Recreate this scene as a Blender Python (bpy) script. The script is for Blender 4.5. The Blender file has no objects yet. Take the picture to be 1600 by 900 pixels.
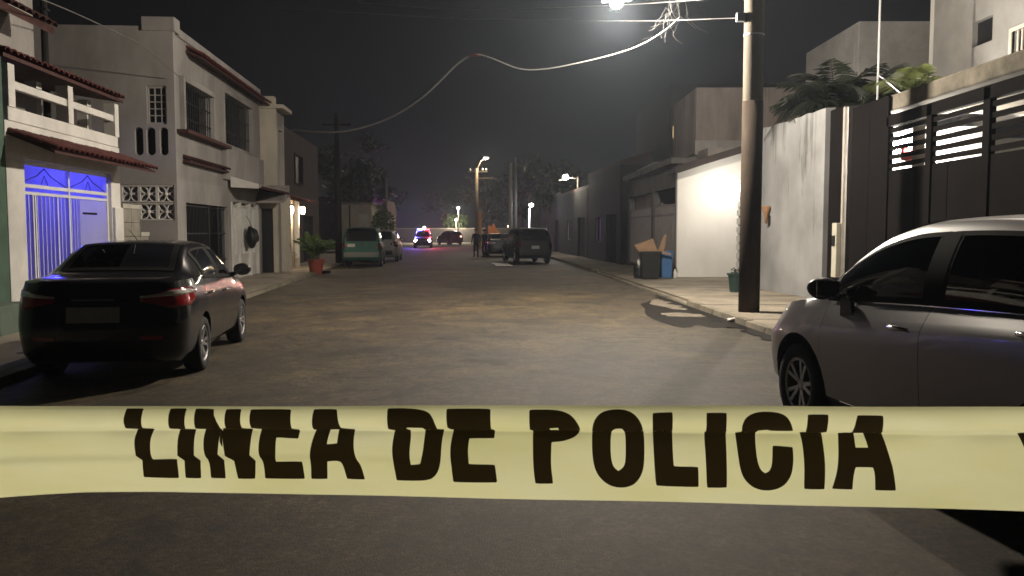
import bpy, bmesh, math, random
import numpy as np
from mathutils import Vector, Matrix
from mathutils.bvhtree import BVHTree
from mathutils.geometry import tessellate_polygon
R = math.radians
rnd = random.Random(7)
SC = bpy.context.scene
COL = SC.collection

# ------------------------------------------------------------------ camera, sky, stand-in moonlight, exposure
EYE, FPX, HORIZON = 1.6, 1300.0, 362.0
PITCH = math.atan((450 - HORIZON) / FPX)
cd = bpy.data.cameras.new('camera'); cam = bpy.data.objects.new('camera', cd); COL.objects.link(cam)
cam.location = (0, 0, EYE); cam.rotation_euler = (R(90) - PITCH, 0, 0)
cd.sensor_width = 36; cd.lens = 36 * FPX / 1600; cd.clip_start = 0.05; cd.clip_end = 3000
SC.camera = cam
MOON_EL, MOON_AZ = R(42), R(21)          # azimuth clockwise from +y: stand-in moonlight, its source unseen, ahead and to the right
world = bpy.data.worlds.new('World'); SC.world = world; world.use_nodes = True
wn = world.node_tree.nodes; wl = world.node_tree.links
sky = wn.new('ShaderNodeTexSky'); sky.sky_type = 'NISHITA'; sky.sun_disc = False
sky.sun_elevation = MOON_EL; sky.sun_rotation = MOON_AZ; sky.dust_density = 3.0
hs = wn.new('ShaderNodeHueSaturation'); hs.inputs['Saturation'].default_value = 0.22
mx = wn.new('ShaderNodeMix'); mx.data_type = 'RGBA'; mx.blend_type = 'MULTIPLY'; mx.inputs[0].default_value = 1
mx.inputs[7].default_value = (1.0, 0.9, 0.98, 1)
wl.new(sky.outputs[0], hs.inputs['Color']); wl.new(hs.outputs[0], mx.inputs[6]); wl.new(mx.outputs[2], wn['Background'].inputs[0])
cn = wn.new('ShaderNodeTexNoise'); cn.inputs['Scale'].default_value = 3.2; cn.inputs['Detail'].default_value = 6; cn.inputs['Roughness'].default_value = 0.6
ctc = wn.new('ShaderNodeTexCoord'); cmr = wn.new('ShaderNodeMapRange'); cmr.inputs[1].default_value = 0.3; cmr.inputs[2].default_value = 0.7; cmr.inputs[3].default_value = 0.0004; cmr.inputs[4].default_value = 0.0010
wl.new(ctc.outputs['Generated'], cn.inputs['Vector']); wl.new(cn.outputs[0], cmr.inputs[0]); wl.new(cmr.outputs[0], wn['Background'].inputs[1])   # thin cloud, everywhere in the sky
wn['Background'].inputs[1].default_value = 0.0009
sd = bpy.data.lights.new('moon_standin', 'SUN'); moon_standin = bpy.data.objects.new('moon_standin', sd); COL.objects.link(moon_standin)  # added sun lamp standing in for an unseen light source
sd.energy = 0.72; sd.angle = R(0.8); sd.color = (1.0, 0.86, 0.72)
_d = Vector((math.sin(MOON_AZ) * math.cos(MOON_EL), math.cos(MOON_AZ) * math.cos(MOON_EL), math.sin(MOON_EL)))
moon_standin.rotation_euler = _d.to_track_quat('Z', 'Y').to_euler()
SC.view_settings.view_transform = 'Standard'; SC.view_settings.look = 'None'
SC.view_settings.exposure = 0.0; SC.view_settings.gamma = 1.0
SC.render.engine = 'CYCLES'
SC.cycles.use_denoising = True; SC.cycles.filter_width = 1.6
SC.cycles.max_bounces = 6; SC.cycles.diffuse_bounces = 3; SC.cycles.glossy_bounces = 3; SC.cycles.transparent_max_bounces = 12
SC.cycles.sample_clamp_indirect = 3.0

# thin volume added round the street so the lamps glow as with lens glare
HAZE_DENSITY = 0.0009
# ------------------------------------------------------------------ measuring helpers (photograph pixel -> point in the street)
CP, SP = math.cos(PITCH), math.sin(PITCH)
def ray(px, py):
    u, v = (px - 800) / FPX, (450 - py) / FPX
    return Vector((u, CP + v * SP, -SP + v * CP))
def P(px, py, d):
    r = ray(px, py); return Vector((0, 0, EYE)) + r * (d / r.y)
def G(px, py, z=0.0):
    r = ray(px, py); return Vector((0, 0, EYE)) + r * ((z - EYE) / r.z)

# ------------------------------------------------------------------ materials
MATS = {}
def mat(name, col, rough=0.7, var=0.25, scale=3.0, bump=0.0, metal=0.0, spec=0.4, fine=40.0, streak=0.0, coat=0.0, col2=None, bscale=None):
    if name in MATS: return MATS[name]
    m = bpy.data.materials.new(name); m.use_nodes = True
    n, l = m.node_tree.nodes, m.node_tree.links
    b = n['Principled BSDF']
    b.inputs['Roughness'].default_value = rough; b.inputs['Metallic'].default_value = metal
    b.inputs['Specular IOR Level'].default_value = spec; b.inputs['Coat Weight'].default_value = coat
    geo = n.new('ShaderNodeNewGeometry')
    nz = n.new('ShaderNodeTexNoise'); nz.inputs['Scale'].default_value = scale; nz.inputs['Detail'].default_value = 5; nz.inputs['Roughness'].default_value = 0.65
    if streak:
        mp = n.new('ShaderNodeMapping'); mp.inputs['Scale'].default_value = (1, 1, streak)
        l.new(geo.outputs['Position'], mp.inputs[0]); l.new(mp.outputs[0], nz.inputs['Vector'])
    else:
        l.new(geo.outputs['Position'], nz.inputs['Vector'])
    rp = n.new('ShaderNodeValToRGB')
    c2 = col2 or tuple(c * (1 - var) for c in col); c3 = tuple(min(1, c * (1 + var * 0.5)) for c in col)
    rp.color_ramp.elements[0].position = 0.3; rp.color_ramp.elements[1].position = 0.72
    rp.color_ramp.elements[0].color = (*c2, 1); rp.color_ramp.elements[1].color = (*c3, 1)
    l.new(nz.outputs[0], rp.inputs[0]); l.new(rp.outputs[0], b.inputs['Base Color'])
    if bump:
        nb = n.new('ShaderNodeTexNoise'); nb.inputs['Scale'].default_value = bscale or fine; nb.inputs['Detail'].default_value = 4
        l.new(geo.outputs['Position'], nb.inputs['Vector'])
        bp = n.new('ShaderNodeBump'); bp.inputs['Strength'].default_value = bump; bp.inputs['Distance'].default_value = 0.02
        l.new(nb.outputs[0], bp.inputs['Height']); l.new(bp.outputs[0], b.inputs['Normal'])
    MATS[name] = m; return m
def emit(name, col, strength):
    if name in MATS: return MATS[name]
    m = bpy.data.materials.new(name); m.use_nodes = True
    b = m.node_tree.nodes['Principled BSDF']
    b.inputs['Base Color'].default_value = (*[min(1, c) * 0.6 for c in col], 1)
    b.inputs['Emission Color'].default_value = (*col, 1); b.inputs['Emission Strength'].default_value = strength
    MATS[name] = m; return m
def glass(name, tint=(0.25, 0.27, 0.28), gloss=0.03):
    if name in MATS: return MATS[name]
    m = bpy.data.materials.new(name); m.use_nodes = True
    n, l = m.node_tree.nodes, m.node_tree.links; n.remove(n['Principled BSDF'])
    t = n.new('ShaderNodeBsdfTransparent'); t.inputs[0].default_value = (*tint, 1)
    g = n.new('ShaderNodeBsdfGlossy'); g.inputs['Roughness'].default_value = gloss; g.inputs[0].default_value = (0.9, 0.9, 0.9, 1)
    f = n.new('ShaderNodeFresnel'); f.inputs[0].default_value = 1.5
    mixs = n.new('ShaderNodeMixShader')
    l.new(f.outputs[0], mixs.inputs[0]); l.new(t.outputs[0], mixs.inputs[1]); l.new(g.outputs[0], mixs.inputs[2])
    l.new(mixs.outputs[0], n['Material Output'].inputs[0])
    MATS[name] = m; return m
def leafmat(name, col):
    if name in MATS: return MATS[name]
    m = mat(name, col, rough=0.5, var=0.5, scale=2.5)
    n, l = m.node_tree.nodes, m.node_tree.links
    b = n['Principled BSDF']; tr = n.new('ShaderNodeBsdfTranslucent'); tr.inputs[0].default_value = (*[min(1, c * 1.6) for c in col], 1)
    ms = n.new('ShaderNodeMixShader'); ms.inputs[0].default_value = 0.3
    l.new(b.outputs[0], ms.inputs[1]); l.new(tr.outputs[0], ms.inputs[2]); l.new(ms.outputs[0], n['Material Output'].inputs[0])
    return m

WHITE = mat('white_paint', (0.62, 0.6, 0.56), 0.75, 0.22, 1.6, 0.15)
WHITEWALL = mat('white_render', (0.6, 0.58, 0.54), 0.85, 0.35, 0.9, 0.25, streak=0.35)
GREYWALL = mat('grey_render', (0.33, 0.31, 0.29), 0.9, 0.35, 1.1, 0.3, streak=0.4)
WHITE_METAL = mat('white_metal', (0.7, 0.7, 0.68), 0.45, 0.12, 3)
CREAM = mat('cream_render', (0.52, 0.47, 0.39), 0.85, 0.3, 1.1, 0.25, streak=0.4)
GREENWALL = mat('green_render', (0.07, 0.12, 0.085), 0.85, 0.35, 1.2, 0.25)
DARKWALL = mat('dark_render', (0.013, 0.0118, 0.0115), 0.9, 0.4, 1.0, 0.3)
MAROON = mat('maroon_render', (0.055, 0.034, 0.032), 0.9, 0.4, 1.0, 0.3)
CONCRETE = mat('concrete', (0.3, 0.27, 0.25), 0.9, 0.4, 1.4, 0.35, streak=0.3)
PINKCON = mat('pinkish_concrete', (0.27, 0.225, 0.2), 0.9, 0.45, 1.3, 0.35, streak=0.3)
TILE = mat('red_tile', (0.1, 0.02, 0.016), 0.7, 0.5, 5, 0.3)
DARKTILE = mat('brown_tile', (0.06, 0.02, 0.016), 0.75, 0.5, 5, 0.3)
BLACK_METAL = mat('black_metal', (0.02, 0.02, 0.022), 0.5, 0.3, 4)
BROWN_METAL = mat('brown_metal', (0.0055, 0.004, 0.0038), 0.95, 0.35, 2, 0.1, spec=0.12)
STEEL = mat('steel', (0.35, 0.35, 0.36), 0.4, 0.2, 4, metal=0.7)
WOODPOLE = mat('pole_concrete', (0.14, 0.115, 0.085), 0.85, 0.45, 2.2, 0.35, streak=0.25)
RUBBER = mat('rubber', (0.018, 0.018, 0.018), 0.85, 0.2, 8)
PILLAR = mat('pillar_black', (0.008, 0.008, 0.008), 0.75, 0.1, 8, spec=0.12)
TRIM = mat('black_trim', (0.012, 0.012, 0.013), 0.4, 0.1, 8)
DARK = mat('dark_lining', (0.01, 0.01, 0.01), 0.9, 0.1, 8)
FABRIC = mat('seat_fabric', (0.035, 0.034, 0.033), 0.9, 0.2, 8)
RIMMAT = mat('alloy_rim', (0.45, 0.45, 0.46), 0.35, 0.15, 6, metal=0.8)
CHROME = mat('chrome', (0.8, 0.8, 0.8), 0.12, 0.02, 3, metal=1.0)
CABLE = mat('cable', (0.13, 0.125, 0.12), 0.6, 0.2, 3)
BROWNCARD = mat('cardboard', (0.3, 0.19, 0.115), 0.85, 0.2, 6)
BARK = mat('bark', (0.11, 0.085, 0.06), 0.95, 0.4, 6, 0.5)
LEAF = leafmat('leaf_dark', (0.022, 0.032, 0.014))
LEAFPALM = leafmat('palm_dark', (0.016, 0.021, 0.009))
LEAF2 = leafmat('leaf_green', (0.07, 0.115, 0.03))
LEAF3 = leafmat('leaf_yellow_green', (0.085, 0.1, 0.028))
LEAFOLIVE = leafmat('leaf_olive', (0.035, 0.038, 0.017))

# ------------------------------------------------------------------ mesh building
class MB:
    def __init__(s): s.v, s.f, s.m = [], [], []
    def add(s, vs, fs, mi=0):
        o = len(s.v); s.v += [tuple(v) for v in vs]; s.f += [tuple(i + o for i in f) for f in fs]; s.m += [mi] * len(fs); return s
    def box(s, x0, x1, y0, y1, z0, z1, mi=0):
        vs = [(x, y, z) for z in (z0, z1) for x, y in ((x0, y0), (x1, y0), (x1, y1), (x0, y1))]
        return s.add(vs, [(3, 2, 1, 0), (4, 5, 6, 7), (0, 1, 5, 4), (1, 2, 6, 5), (2, 3, 7, 6), (3, 0, 4, 7)], mi)
    def hexa(s, a, b, mi=0):      # two quads a (bottom ccw) and b (top)
        return s.add(list(a) + list(b), [(3, 2, 1, 0), (4, 5, 6, 7), (0, 1, 5, 4), (1, 2, 6, 5), (2, 3, 7, 6), (3, 0, 4, 7)], mi)
    def tube(s, pts, r, n=8, mi=0, cap=True):
        pts = [Vector(p) for p in pts]; rs = r if isinstance(r, (list, tuple)) else [r] * len(pts)
        vs, fs = [], []
        up = None
        for i, p in enumerate(pts):
            t = (pts[min(i + 1, len(pts) - 1)] - pts[max(i - 1, 0)]).normalized()
            if up is None: up = Vector((0, 0, 1)) if abs(t.z) < 0.9 else Vector((1, 0, 0))
            a = t.cross(up).normalized(); b = a.cross(t).normalized(); up = b
            for k in range(n):
                q = 2 * math.pi * k / n
                vs.append(p + (a * math.cos(q) + b * math.sin(q)) * rs[i])
        for i in range(len(pts) - 1):
            for k in range(n):
                fs.append((i * n + k, i * n + (k + 1) % n, (i + 1) * n + (k + 1) % n, (i + 1) * n + k))
        if cap:
            fs.append(tuple(range(n - 1, -1, -1))); fs.append(tuple(range((len(pts) - 1) * n, len(pts) * n)))
        return s.add(vs, fs, mi)
    def lathe(s, prof, n=24, mi=0, c=(0, 0, 0), axis='z'):
        vs, fs = [], []
        for r, h in prof:
            for k in range(n):
                q = 2 * math.pi * k / n; a, b = r * math.cos(q), r * math.sin(q)
                vs.append((c[0] + a, c[1] + b, c[2] + h) if axis == 'z' else (c[0] + h, c[1] + a, c[2] + b))
        for i in range(len(prof) - 1):
            for k in range(n):
                fs.append((i * n + k, i * n + (k + 1) % n, (i + 1) * n + (k + 1) % n, (i + 1) * n + k))
        return s.add(vs, fs, mi)
    def prism(s, poly, a0, a1, axis='x', mi=0):   # poly in the two other coordinates
        def p3(a, q): return (a, q[0], q[1]) if axis == 'x' else ((q[0], a, q[1]) if axis == 'y' else (q[0], q[1], a))
        n = len(poly); vs = [p3(a0, q) for q in poly] + [p3(a1, q) for q in poly]
        fs = [tuple(range(n - 1, -1, -1)), tuple(range(n, 2 * n))] + [(i, (i + 1) % n, n + (i + 1) % n, n + i) for i in range(n)]
        return s.add(vs, fs, mi)
    def mesh(s, name, mats, smooth=False, fix=True):
        me = bpy.data.meshes.new(name); me.from_pydata(s.v, [], s.f)
        for m in (mats if isinstance(mats, (list, tuple)) else [mats]): me.materials.append(m)
        me.polygons.foreach_set('material_index', s.m)
        if fix:
            bm = bmesh.new(); bm.from_mesh(me); bmesh.ops.recalc_face_normals(bm, faces=bm.faces); bm.to_mesh(me); bm.free()
        if smooth: me.polygons.foreach_set('use_smooth', [True] * len(me.polygons))
        me.update(); return me
    def build(s, name, mats, parent=None, loc=(0, 0, 0), rot=(0, 0, 0), smooth=False, bevel=0, fix=True):
        o = obj(name, s.mesh(name, mats, smooth, fix), parent, loc, rot)
        if bevel:
            b = o.modifiers.new('bevel', 'BEVEL'); b.width = bevel; b.segments = 2; b.limit_method = 'ANGLE'
        return o
def obj(name, me, parent=None, loc=(0, 0, 0), rot=(0, 0, 0)):
    o = bpy.data.objects.new(name, me); COL.objects.link(o); o.parent = parent; o.location = loc; o.rotation_euler = rot; return o
def tag(o, label, cat, group=None):
    o['label'] = label; o['category'] = cat
    if group: o['group'] = group
    return o
def thing(name, label, cat, loc=(0, 0, 0), rz=0.0, group=None):
    return tag(obj(name, None, None, loc, (0, 0, rz)), label, cat, group)
def empty(name, parent, loc=(0, 0, 0), rot=(0, 0, 0)): return obj(name, None, parent, loc, rot)
def struct(o, label=None):
    o['kind'] = 'structure'
    if label: o['label'] = label
    return o
def stuff(o): o['kind'] = 'stuff'; return o
def copy_tree(o, parent=None):
    c = o.copy(); COL.objects.link(c); c.parent = parent
    for ch in list(o.children): copy_tree(ch, c)
    return c
def lamp(name, loc, energy, col=(1, 0.85, 0.65), radius=0.1, kind='POINT', parent=None, rot=(0, 0, 0), size=R(150), blend=0.5):
    d = bpy.data.lights.new(name, kind); d.energy = energy; d.color = col
    d.shadow_soft_size = radius
    if kind == 'SPOT': d.spot_size = size; d.spot_blend = blend
    o = bpy.data.objects.new(name, d); COL.objects.link(o); o.location = loc; o.rotation_euler = rot; o.parent = parent
    return o

def pieces(name, me, parent, spots, m=None):
    for sp in spots:
        loc, rot = (sp if len(sp) == 2 and hasattr(sp[0], '__len__') else (sp, (0, 0, 0)))
        obj(name, me, parent, loc, rot)

def wall_with_holes(mb, a0, a1, z0, z1, holes, fixed0, fixed1, axis='y', mi=0):
    """A wall slab along `axis` from a0 to a1, thick from fixed0 to fixed1 on the other horizontal axis, with rectangular holes (a,b,c,d)."""
    xs = sorted({a0, a1, *[h[0] for h in holes], *[h[1] for h in holes]})
    zs = sorted({z0, z1, *[h[2] for h in holes], *[h[3] for h in holes]})
    idx = {}
    vs, fs = [], []
    def V(i, j, k):
        key = (i, j, k)
        if key not in idx:
            a, z, f = xs[i], zs[j], (fixed0, fixed1)[k]
            idx[key] = len(vs); vs.append((f, a, z) if axis == 'y' else (a, f, z))
        return idx[key]
    def solid(i, j):
        if i < 0 or j < 0 or i >= len(xs) - 1 or j >= len(zs) - 1: return False
        ca, cz = (xs[i] + xs[i + 1]) / 2, (zs[j] + zs[j + 1]) / 2
        return not any(h[0] < ca < h[1] and h[2] < cz < h[3] for h in holes)
    for i in range(len(xs) - 1):
        for j in range(len(zs) - 1):
            if not solid(i, j): continue
            for k in (0, 1): fs.append((V(i, j, k), V(i + 1, j, k), V(i + 1, j + 1, k), V(i, j + 1, k)))
            if not solid(i - 1, j): fs.append((V(i, j, 0), V(i, j + 1, 0), V(i, j + 1, 1), V(i, j, 1)))
            if not solid(i + 1, j): fs.append((V(i + 1, j, 0), V(i + 1, j + 1, 0), V(i + 1, j + 1, 1), V(i + 1, j, 1)))
            if not solid(i, j - 1): fs.append((V(i, j, 0), V(i + 1, j, 0), V(i + 1, j, 1), V(i, j, 1)))
            if not solid(i, j + 1): fs.append((V(i, j + 1, 0), V(i + 1, j + 1, 0), V(i + 1, j + 1, 1), V(i, j + 1, 1)))
    return mb.add(vs, fs, mi)

# barrel tiles: one half-round tile mesh shared by all
def tile_mesh(w, l, m):
    mb = MB(); n = 6; vs = []; fs = []
    for j, (y, sc) in enumerate(((0, 1.0), (l, 0.82))):
        for k in range(n + 1):
            q = math.pi * k / n
            vs.append((math.cos(q) * w / 2 * sc, y, math.sin(q) * w * 0.36 * sc))
        for k in range(n + 1):
            q = math.pi * k / n
            vs.append((math.cos(q) * w * 0.42 * sc, y, math.sin(q) * w * 0.27 * sc))
    s = 2 * (n + 1)
    for k in range(n):
        fs += [(k, k + 1, s + k + 1, s + k), (n + 1 + k + 1, n + 1 + k, s + n + 1 + k, s + n + 1 + k + 1),
               (k + 1, k, n + 1 + k, n + 1 + k + 1), (s + k, s + k + 1, s + n + 1 + k + 1, s + n + 1 + k)]
    return mb.add(vs, fs).mesh('tile', m, smooth=False)

# =================================================================== GROUND
def kerb_r(d):   # x of the right kerb at distance d
    return float(np.interp(d, [-5, 12.6, 30.6, 42, 55, 80, 110], [4.7, 3.98, 3.29, 2.75, 1.9, 0.2, -2]))
def kerb_l(d): return -4.55 - 0.09 * d
def road_material():
    m = bpy.data.materials.new('asphalt'); m.use_nodes = True
    n, l = m.node_tree.nodes, m.node_tree.links; b = n['Principled BSDF']
    geo = n.new('ShaderNodeNewGeometry')
    def noise(sc, det=4, rough=0.6, dist=0.0):
        t = n.new('ShaderNodeTexNoise'); t.inputs['Scale'].default_value = sc; t.inputs['Detail'].default_value = det
        t.inputs['Roughness'].default_value = rough; t.inputs['Distortion'].default_value = dist
        l.new(geo.outputs['Position'], t.inputs['Vector']); return t
    def ramp(src, p0, p1, c0, c1):
        r = n.new('ShaderNodeValToRGB'); r.color_ramp.elements[0].position = p0; r.color_ramp.elements[1].position = p1
        r.color_ramp.elements[0].color = (*c0, 1); r.color_ramp.elements[1].color = (*c1, 1); l.new(src, r.inputs[0]); return r
    def mixc(a, bb, mode, fac=1.0, facsrc=None):
        x = n.new('ShaderNodeMix'); x.data_type = 'RGBA'; x.blend_type = mode; x.inputs[0].default_value = fac
        if facsrc: l.new(facsrc, x.inputs[0])
        l.new(a, x.inputs[6]); l.new(bb, x.inputs[7]); return x.outputs[2]
    big = ramp(noise(0.22, 5, 0.6, 0.4).outputs[0], 0.32, 0.68, (0.033, 0.028, 0.0195), (0.077, 0.0635, 0.039))
    mid = ramp(noise(1.3, 6, 0.7, 0.6).outputs[0], 0.32, 0.68, (0.5, 0.5, 0.49), (1.35, 1.31, 1.24))
    fin = ramp(noise(95, 3, 0.75).outputs[0], 0.25, 0.75, (0.45, 0.45, 0.45), (1.65, 1.6, 1.55))
    c = mixc(mixc(big.outputs[0], mid.outputs[0], 'MULTIPLY'), fin.outputs[0], 'MULTIPLY')
    stn = ramp(noise(0.55, 3, 0.5, 1.0).outputs[0], 0.56, 0.70, (1, 1, 1), (0.55, 0.53, 0.51))
    c = mixc(c, stn.outputs[0], 'MULTIPLY')
    mk = ramp(noise(1.15, 4, 0.62, 1.6).outputs[0], 0.585, 0.66, (1, 1, 1), (0.5, 0.49, 0.47)); c = mixc(c, mk.outputs[0], 'MULTIPLY')
    mk2 = ramp(noise(3.1, 3, 0.6, 0.8).outputs[0], 0.6, 0.7, (1, 1, 1), (0.68, 0.66, 0.64)); c = mixc(c, mk2.outputs[0], 'MULTIPLY')
    dus = ramp(noise(0.4, 5, 0.65, 0.5).outputs[0], 0.5, 0.66, (0.92, 0.92, 0.92), (1.5, 1.42, 1.22)); c = mixc(c, dus.outputs[0], 'MULTIPLY')
    g1 = ramp(noise(27, 4, 0.75).outputs[0], 0.36, 0.64, (0.5, 0.49, 0.48), (1.55, 1.5, 1.42)); c = mixc(c, g1.outputs[0], 'MULTIPLY')
    g2 = ramp(noise(8, 4, 0.7, 0.5).outputs[0], 0.36, 0.64, (0.68, 0.67, 0.66), (1.3, 1.27, 1.2)); c = mixc(c, g2.outputs[0], 'MULTIPLY')
    vo = n.new('ShaderNodeTexVoronoi'); vo.feature = 'DISTANCE_TO_EDGE'; vo.inputs['Scale'].default_value = 0.45
    wob = noise(1.6, 4); va = n.new('ShaderNodeVectorMath'); va.operation = 'MULTIPLY_ADD'; va.inputs[1].default_value = (0.9, 0.9, 0.0)
    l.new(wob.outputs['Color'], va.inputs[0]); l.new(geo.outputs['Position'], va.inputs[2]); l.new(va.outputs[0], vo.inputs['Vector'])
    crk = ramp(vo.outputs['Distance'], 0.004, 0.02, (0.35, 0.33, 0.32), (1, 1, 1)); c = mixc(c, crk.outputs[0], 'MULTIPLY', 0.4)
    vs = n.new('ShaderNodeTexVoronoi'); vs.inputs['Scale'].default_value = 38; l.new(geo.outputs['Position'], vs.inputs['Vector'])
    peb = ramp(vs.outputs['Distance'], 0.08, 0.14, (3.0, 2.9, 2.7), (1, 1, 1))
    sel = n.new('ShaderNodeSeparateColor'); l.new(vs.outputs['Color'], sel.inputs[0])
    gt = n.new('ShaderNodeMath'); gt.operation = 'GREATER_THAN'; gt.inputs[1].default_value = 0.86; l.new(sel.outputs[0], gt.inputs[0])
    c = mixc(c, mixc(c, peb.outputs[0], 'MULTIPLY'), 'MIX', 0, gt.outputs[0])
    l.new(c, b.inputs['Base Color'])
    b.inputs['Roughness'].default_value = 0.72; b.inputs['Specular IOR Level'].default_value = 0.35
    bp = n.new('ShaderNodeBump'); bp.inputs['Strength'].default_value = 0.3; bp.inputs['Distance'].default_value = 0.02
    l.new(fin.outputs[0], bp.inputs['Height']); l.new(bp.outputs[0], b.inputs['Normal'])
    return m
ASPHALT = road_material()
EARTH = mat('earth', (0.05, 0.045, 0.035), 0.95, 0.4, 0.6, 0.3)
PAVE = mat('pavement_concrete', (0.26, 0.225, 0.17), 0.85, 0.4, 0.9, 0.35, col2=(0.13, 0.11, 0.085))
PALECON = mat('pale_concrete', (0.32, 0.29, 0.24), 0.85, 0.3, 0.3, 0.2)
KERB = mat('kerb_concrete', (0.2, 0.175, 0.13), 0.9, 0.5, 2.0, 0.4)
struct(MB().add([(-240, -60, -0.02), (240, -60, -0.02), (240, 300, -0.02), (-240, 300, -0.02)], [(0, 1, 2, 3)]).build('ground', EARTH))
mb = MB(); ds = [-12, -4, 0, 4, 8, 12, 16, 20, 25, 30, 36, 42, 48, 55, 62, 70, 80, 95, 110]
vs = []; fs = []
for d in ds: vs += [(kerb_l(d) - 0.02, d, 0), (kerb_r(d) + 0.02, d, 0)]
for i in range(len(ds) - 1): fs.append((2 * i, 2 * i + 1, 2 * i + 3, 2 * i + 2))
struct(mb.add(vs, fs).build('road', ASPHALT))
struct(MB().add([(-60, 96, 0.006), (50, 96, 0.006), (50, 124, 0.006), (-60, 124, 0.006)], [(0, 1, 2, 3)]).build('cross_road', PALECON), 'pale concrete cross street at the far end')
def strip(name, fa, fb, d0, d1, z, m, step=2.0, bot=-0.02):
    mb = MB(); n = max(1, int((d1 - d0) / step)); q = []
    for i in range(n + 1):
        d = d0 + (d1 - d0) * i / n; q.append((fa(d), fb(d), d))
    vs = []; fs = []
    for a, b_, d in q: vs += [(a, d, bot), (b_, d, bot), (b_, d, z), (a, d, z)]
    for i in range(n):
        for k in range(4): fs.append((4 * i + k, 4 * i + (k + 1) % 4, 4 * i + 4 + (k + 1) % 4, 4 * i + 4 + k))
    fs += [(0, 1, 2, 3), (4 * n, 4 * n + 3, 4 * n + 2, 4 * n + 1)]
    return mb.add(vs, fs).build(name, m)
# left pavement: slabs a person could count, laid with joints
lp = struct(strip('sidewalk', lambda d: -12.5 - 0.08 * d, lambda d: kerb_l(d) - 0.18, -8, 70, 0.09, PAVE)); lp['label'] = 'pavement along the houses left of the street'
struct(strip('kerb', lambda d: kerb_l(d) - 0.18, lambda d: kerb_l(d), -8, 70, 0.085, KERB))
# right pavement: broken kerb from d=12 to 20, dropped driveway beyond
rp_ = struct(strip('sidewalk', lambda d: kerb_r(d) + 0.16, lambda d: 16.0 if d < 45 else 12.0, -6, 62, 0.10, PAVE))
rp_['label'] = 'lit pavement in front of the white walls right of the street'
kb = struct(obj('kerb', None)); kb.empty_display_size = 0.1
d = -4.0; k = 0
while d < 60:
    L = 1.0 if d < 40 else 4.0
    a, b2 = d + 0.012, d + L - 0.012
    drop = 0.0 if d < 17.5 or d > 31 else -0.055
    z = 0.115 + drop + rnd.uniform(-0.012, 0.006); jx = rnd.uniform(-0.012, 0.012)
    mb = MB().hexa([(kerb_r(a) + jx, a, -0.02), (kerb_r(a) + 0.16, a, -0.02), (kerb_r(b2) + 0.16, b2, -0.02), (kerb_r(b2) + jx, b2, -0.02)],
                   [(kerb_r(a) + 0.025 + jx, a, z), (kerb_r(a) + 0.16, a, z), (kerb_r(b2) + 0.16, b2, z), (kerb_r(b2) + 0.025 + jx, b2, z)])
    mb.build('kerb_stone', KERB, kb, bevel=0.012)
    d += L
# joints across the right pavement (expansion joints: recessed strips of darker mortar)
for dd in (14.2, 17.1, 19.4, 22.3, 25.2):
    struct(MB().box(kerb_r(dd) + 0.17, 7.4, dd, dd + 0.03, 0.098, 0.1035).build('pavement_joint', DARKWALL))
# puddle by the kerb and a wet patch round it
def blob(name, cx, cy, rx, ry, z, m, seed, n=40):
    r_ = random.Random(seed); ph = [r_.uniform(0, 6.28) for _ in range(4)]
    vs = [(cx, cy, z)]
    for k in range(n):
        q = 2 * math.pi * k / n
        rr = 1 + 0.16 * math.sin(2 * q + ph[0]) + 0.12 * math.sin(3 * q + ph[1]) + 0.07 * math.sin(5 * q + ph[2]) + 0.04 * math.sin(9 * q + ph[3])
        vs.append((cx + rx * rr * math.cos(q), cy + ry * rr * math.sin(q), z))
    return struct(MB().add(vs, [(0, 1 + k, 1 + (k + 1) % n) for k in range(n)]).build(name, m, fix=False))
WETASPH = mat('wet_asphalt', (0.011, 0.0095, 0.0075), 0.75, 0.5, 6, 0.3, spec=0.12)
STAIN = mat('tar_stain', (0.03, 0.026, 0.02), 0.75, 0.5, 4, 0.3, spec=0.25)
DRYMUD = mat('dry_mud', (0.16, 0.135, 0.1), 0.8, 0.55, 5, 0.2)
WATER = mat('puddle_water', (0.22, 0.19, 0.15), 0.25, 0.2, 2, 0.0, spec=0.6)
vs = []; fs = []; n_ = 60     # dirt along the kerb foot, the kerb's shade painted into its dark colour
for k in range(n_ + 1):
    d_ = 10.5 + 10.5 * k / n_; w_ = (0.16 + 0.12 * math.sin(1.7 * k) * math.sin(0.43 * k) + rnd.uniform(0, .12)) * min(1, (n_ - k) / 8 + 0.1)
    vs += [(kerb_r(d_) - w_, d_, 0.012), (kerb_r(d_) + 0.0, d_, 0.012)]
for k in range(n_): fs.append((2 * k, 2 * k + 1, 2 * k + 3, 2 * k + 2))
struct(MB().add(vs, fs).build('gutter_dirt_shade', WETASPH, fix=False))
blob('wet_patch', 3.35, 16.4, 0.62, 3.3, 0.004, WETASPH, 3)
blob('puddle', 3.42, 18.2, 0.33, 1.15, 0.008, DRYMUD, 5)['label'] = 'pale dried puddle beside the kerb'
blob('puddle', 3.3, 15.9, 0.42, 0.4, 0.008, DRYMUD, 9)['label'] = 'smaller pale puddle mark nearer the camera'

# =================================================================== LEFT SIDE
AZL = math.atan(0.075)
def LB(d, w=0.0, z=0.0):   # base point on the left building line, w metres towards the street
    return Vector((-6.9 - 0.075 * d + w, d + 0.075 * w, z))
def left_house(name, label, d0, cat='house'):
    return thing(name, label, cat, LB(d0), AZL)

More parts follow.
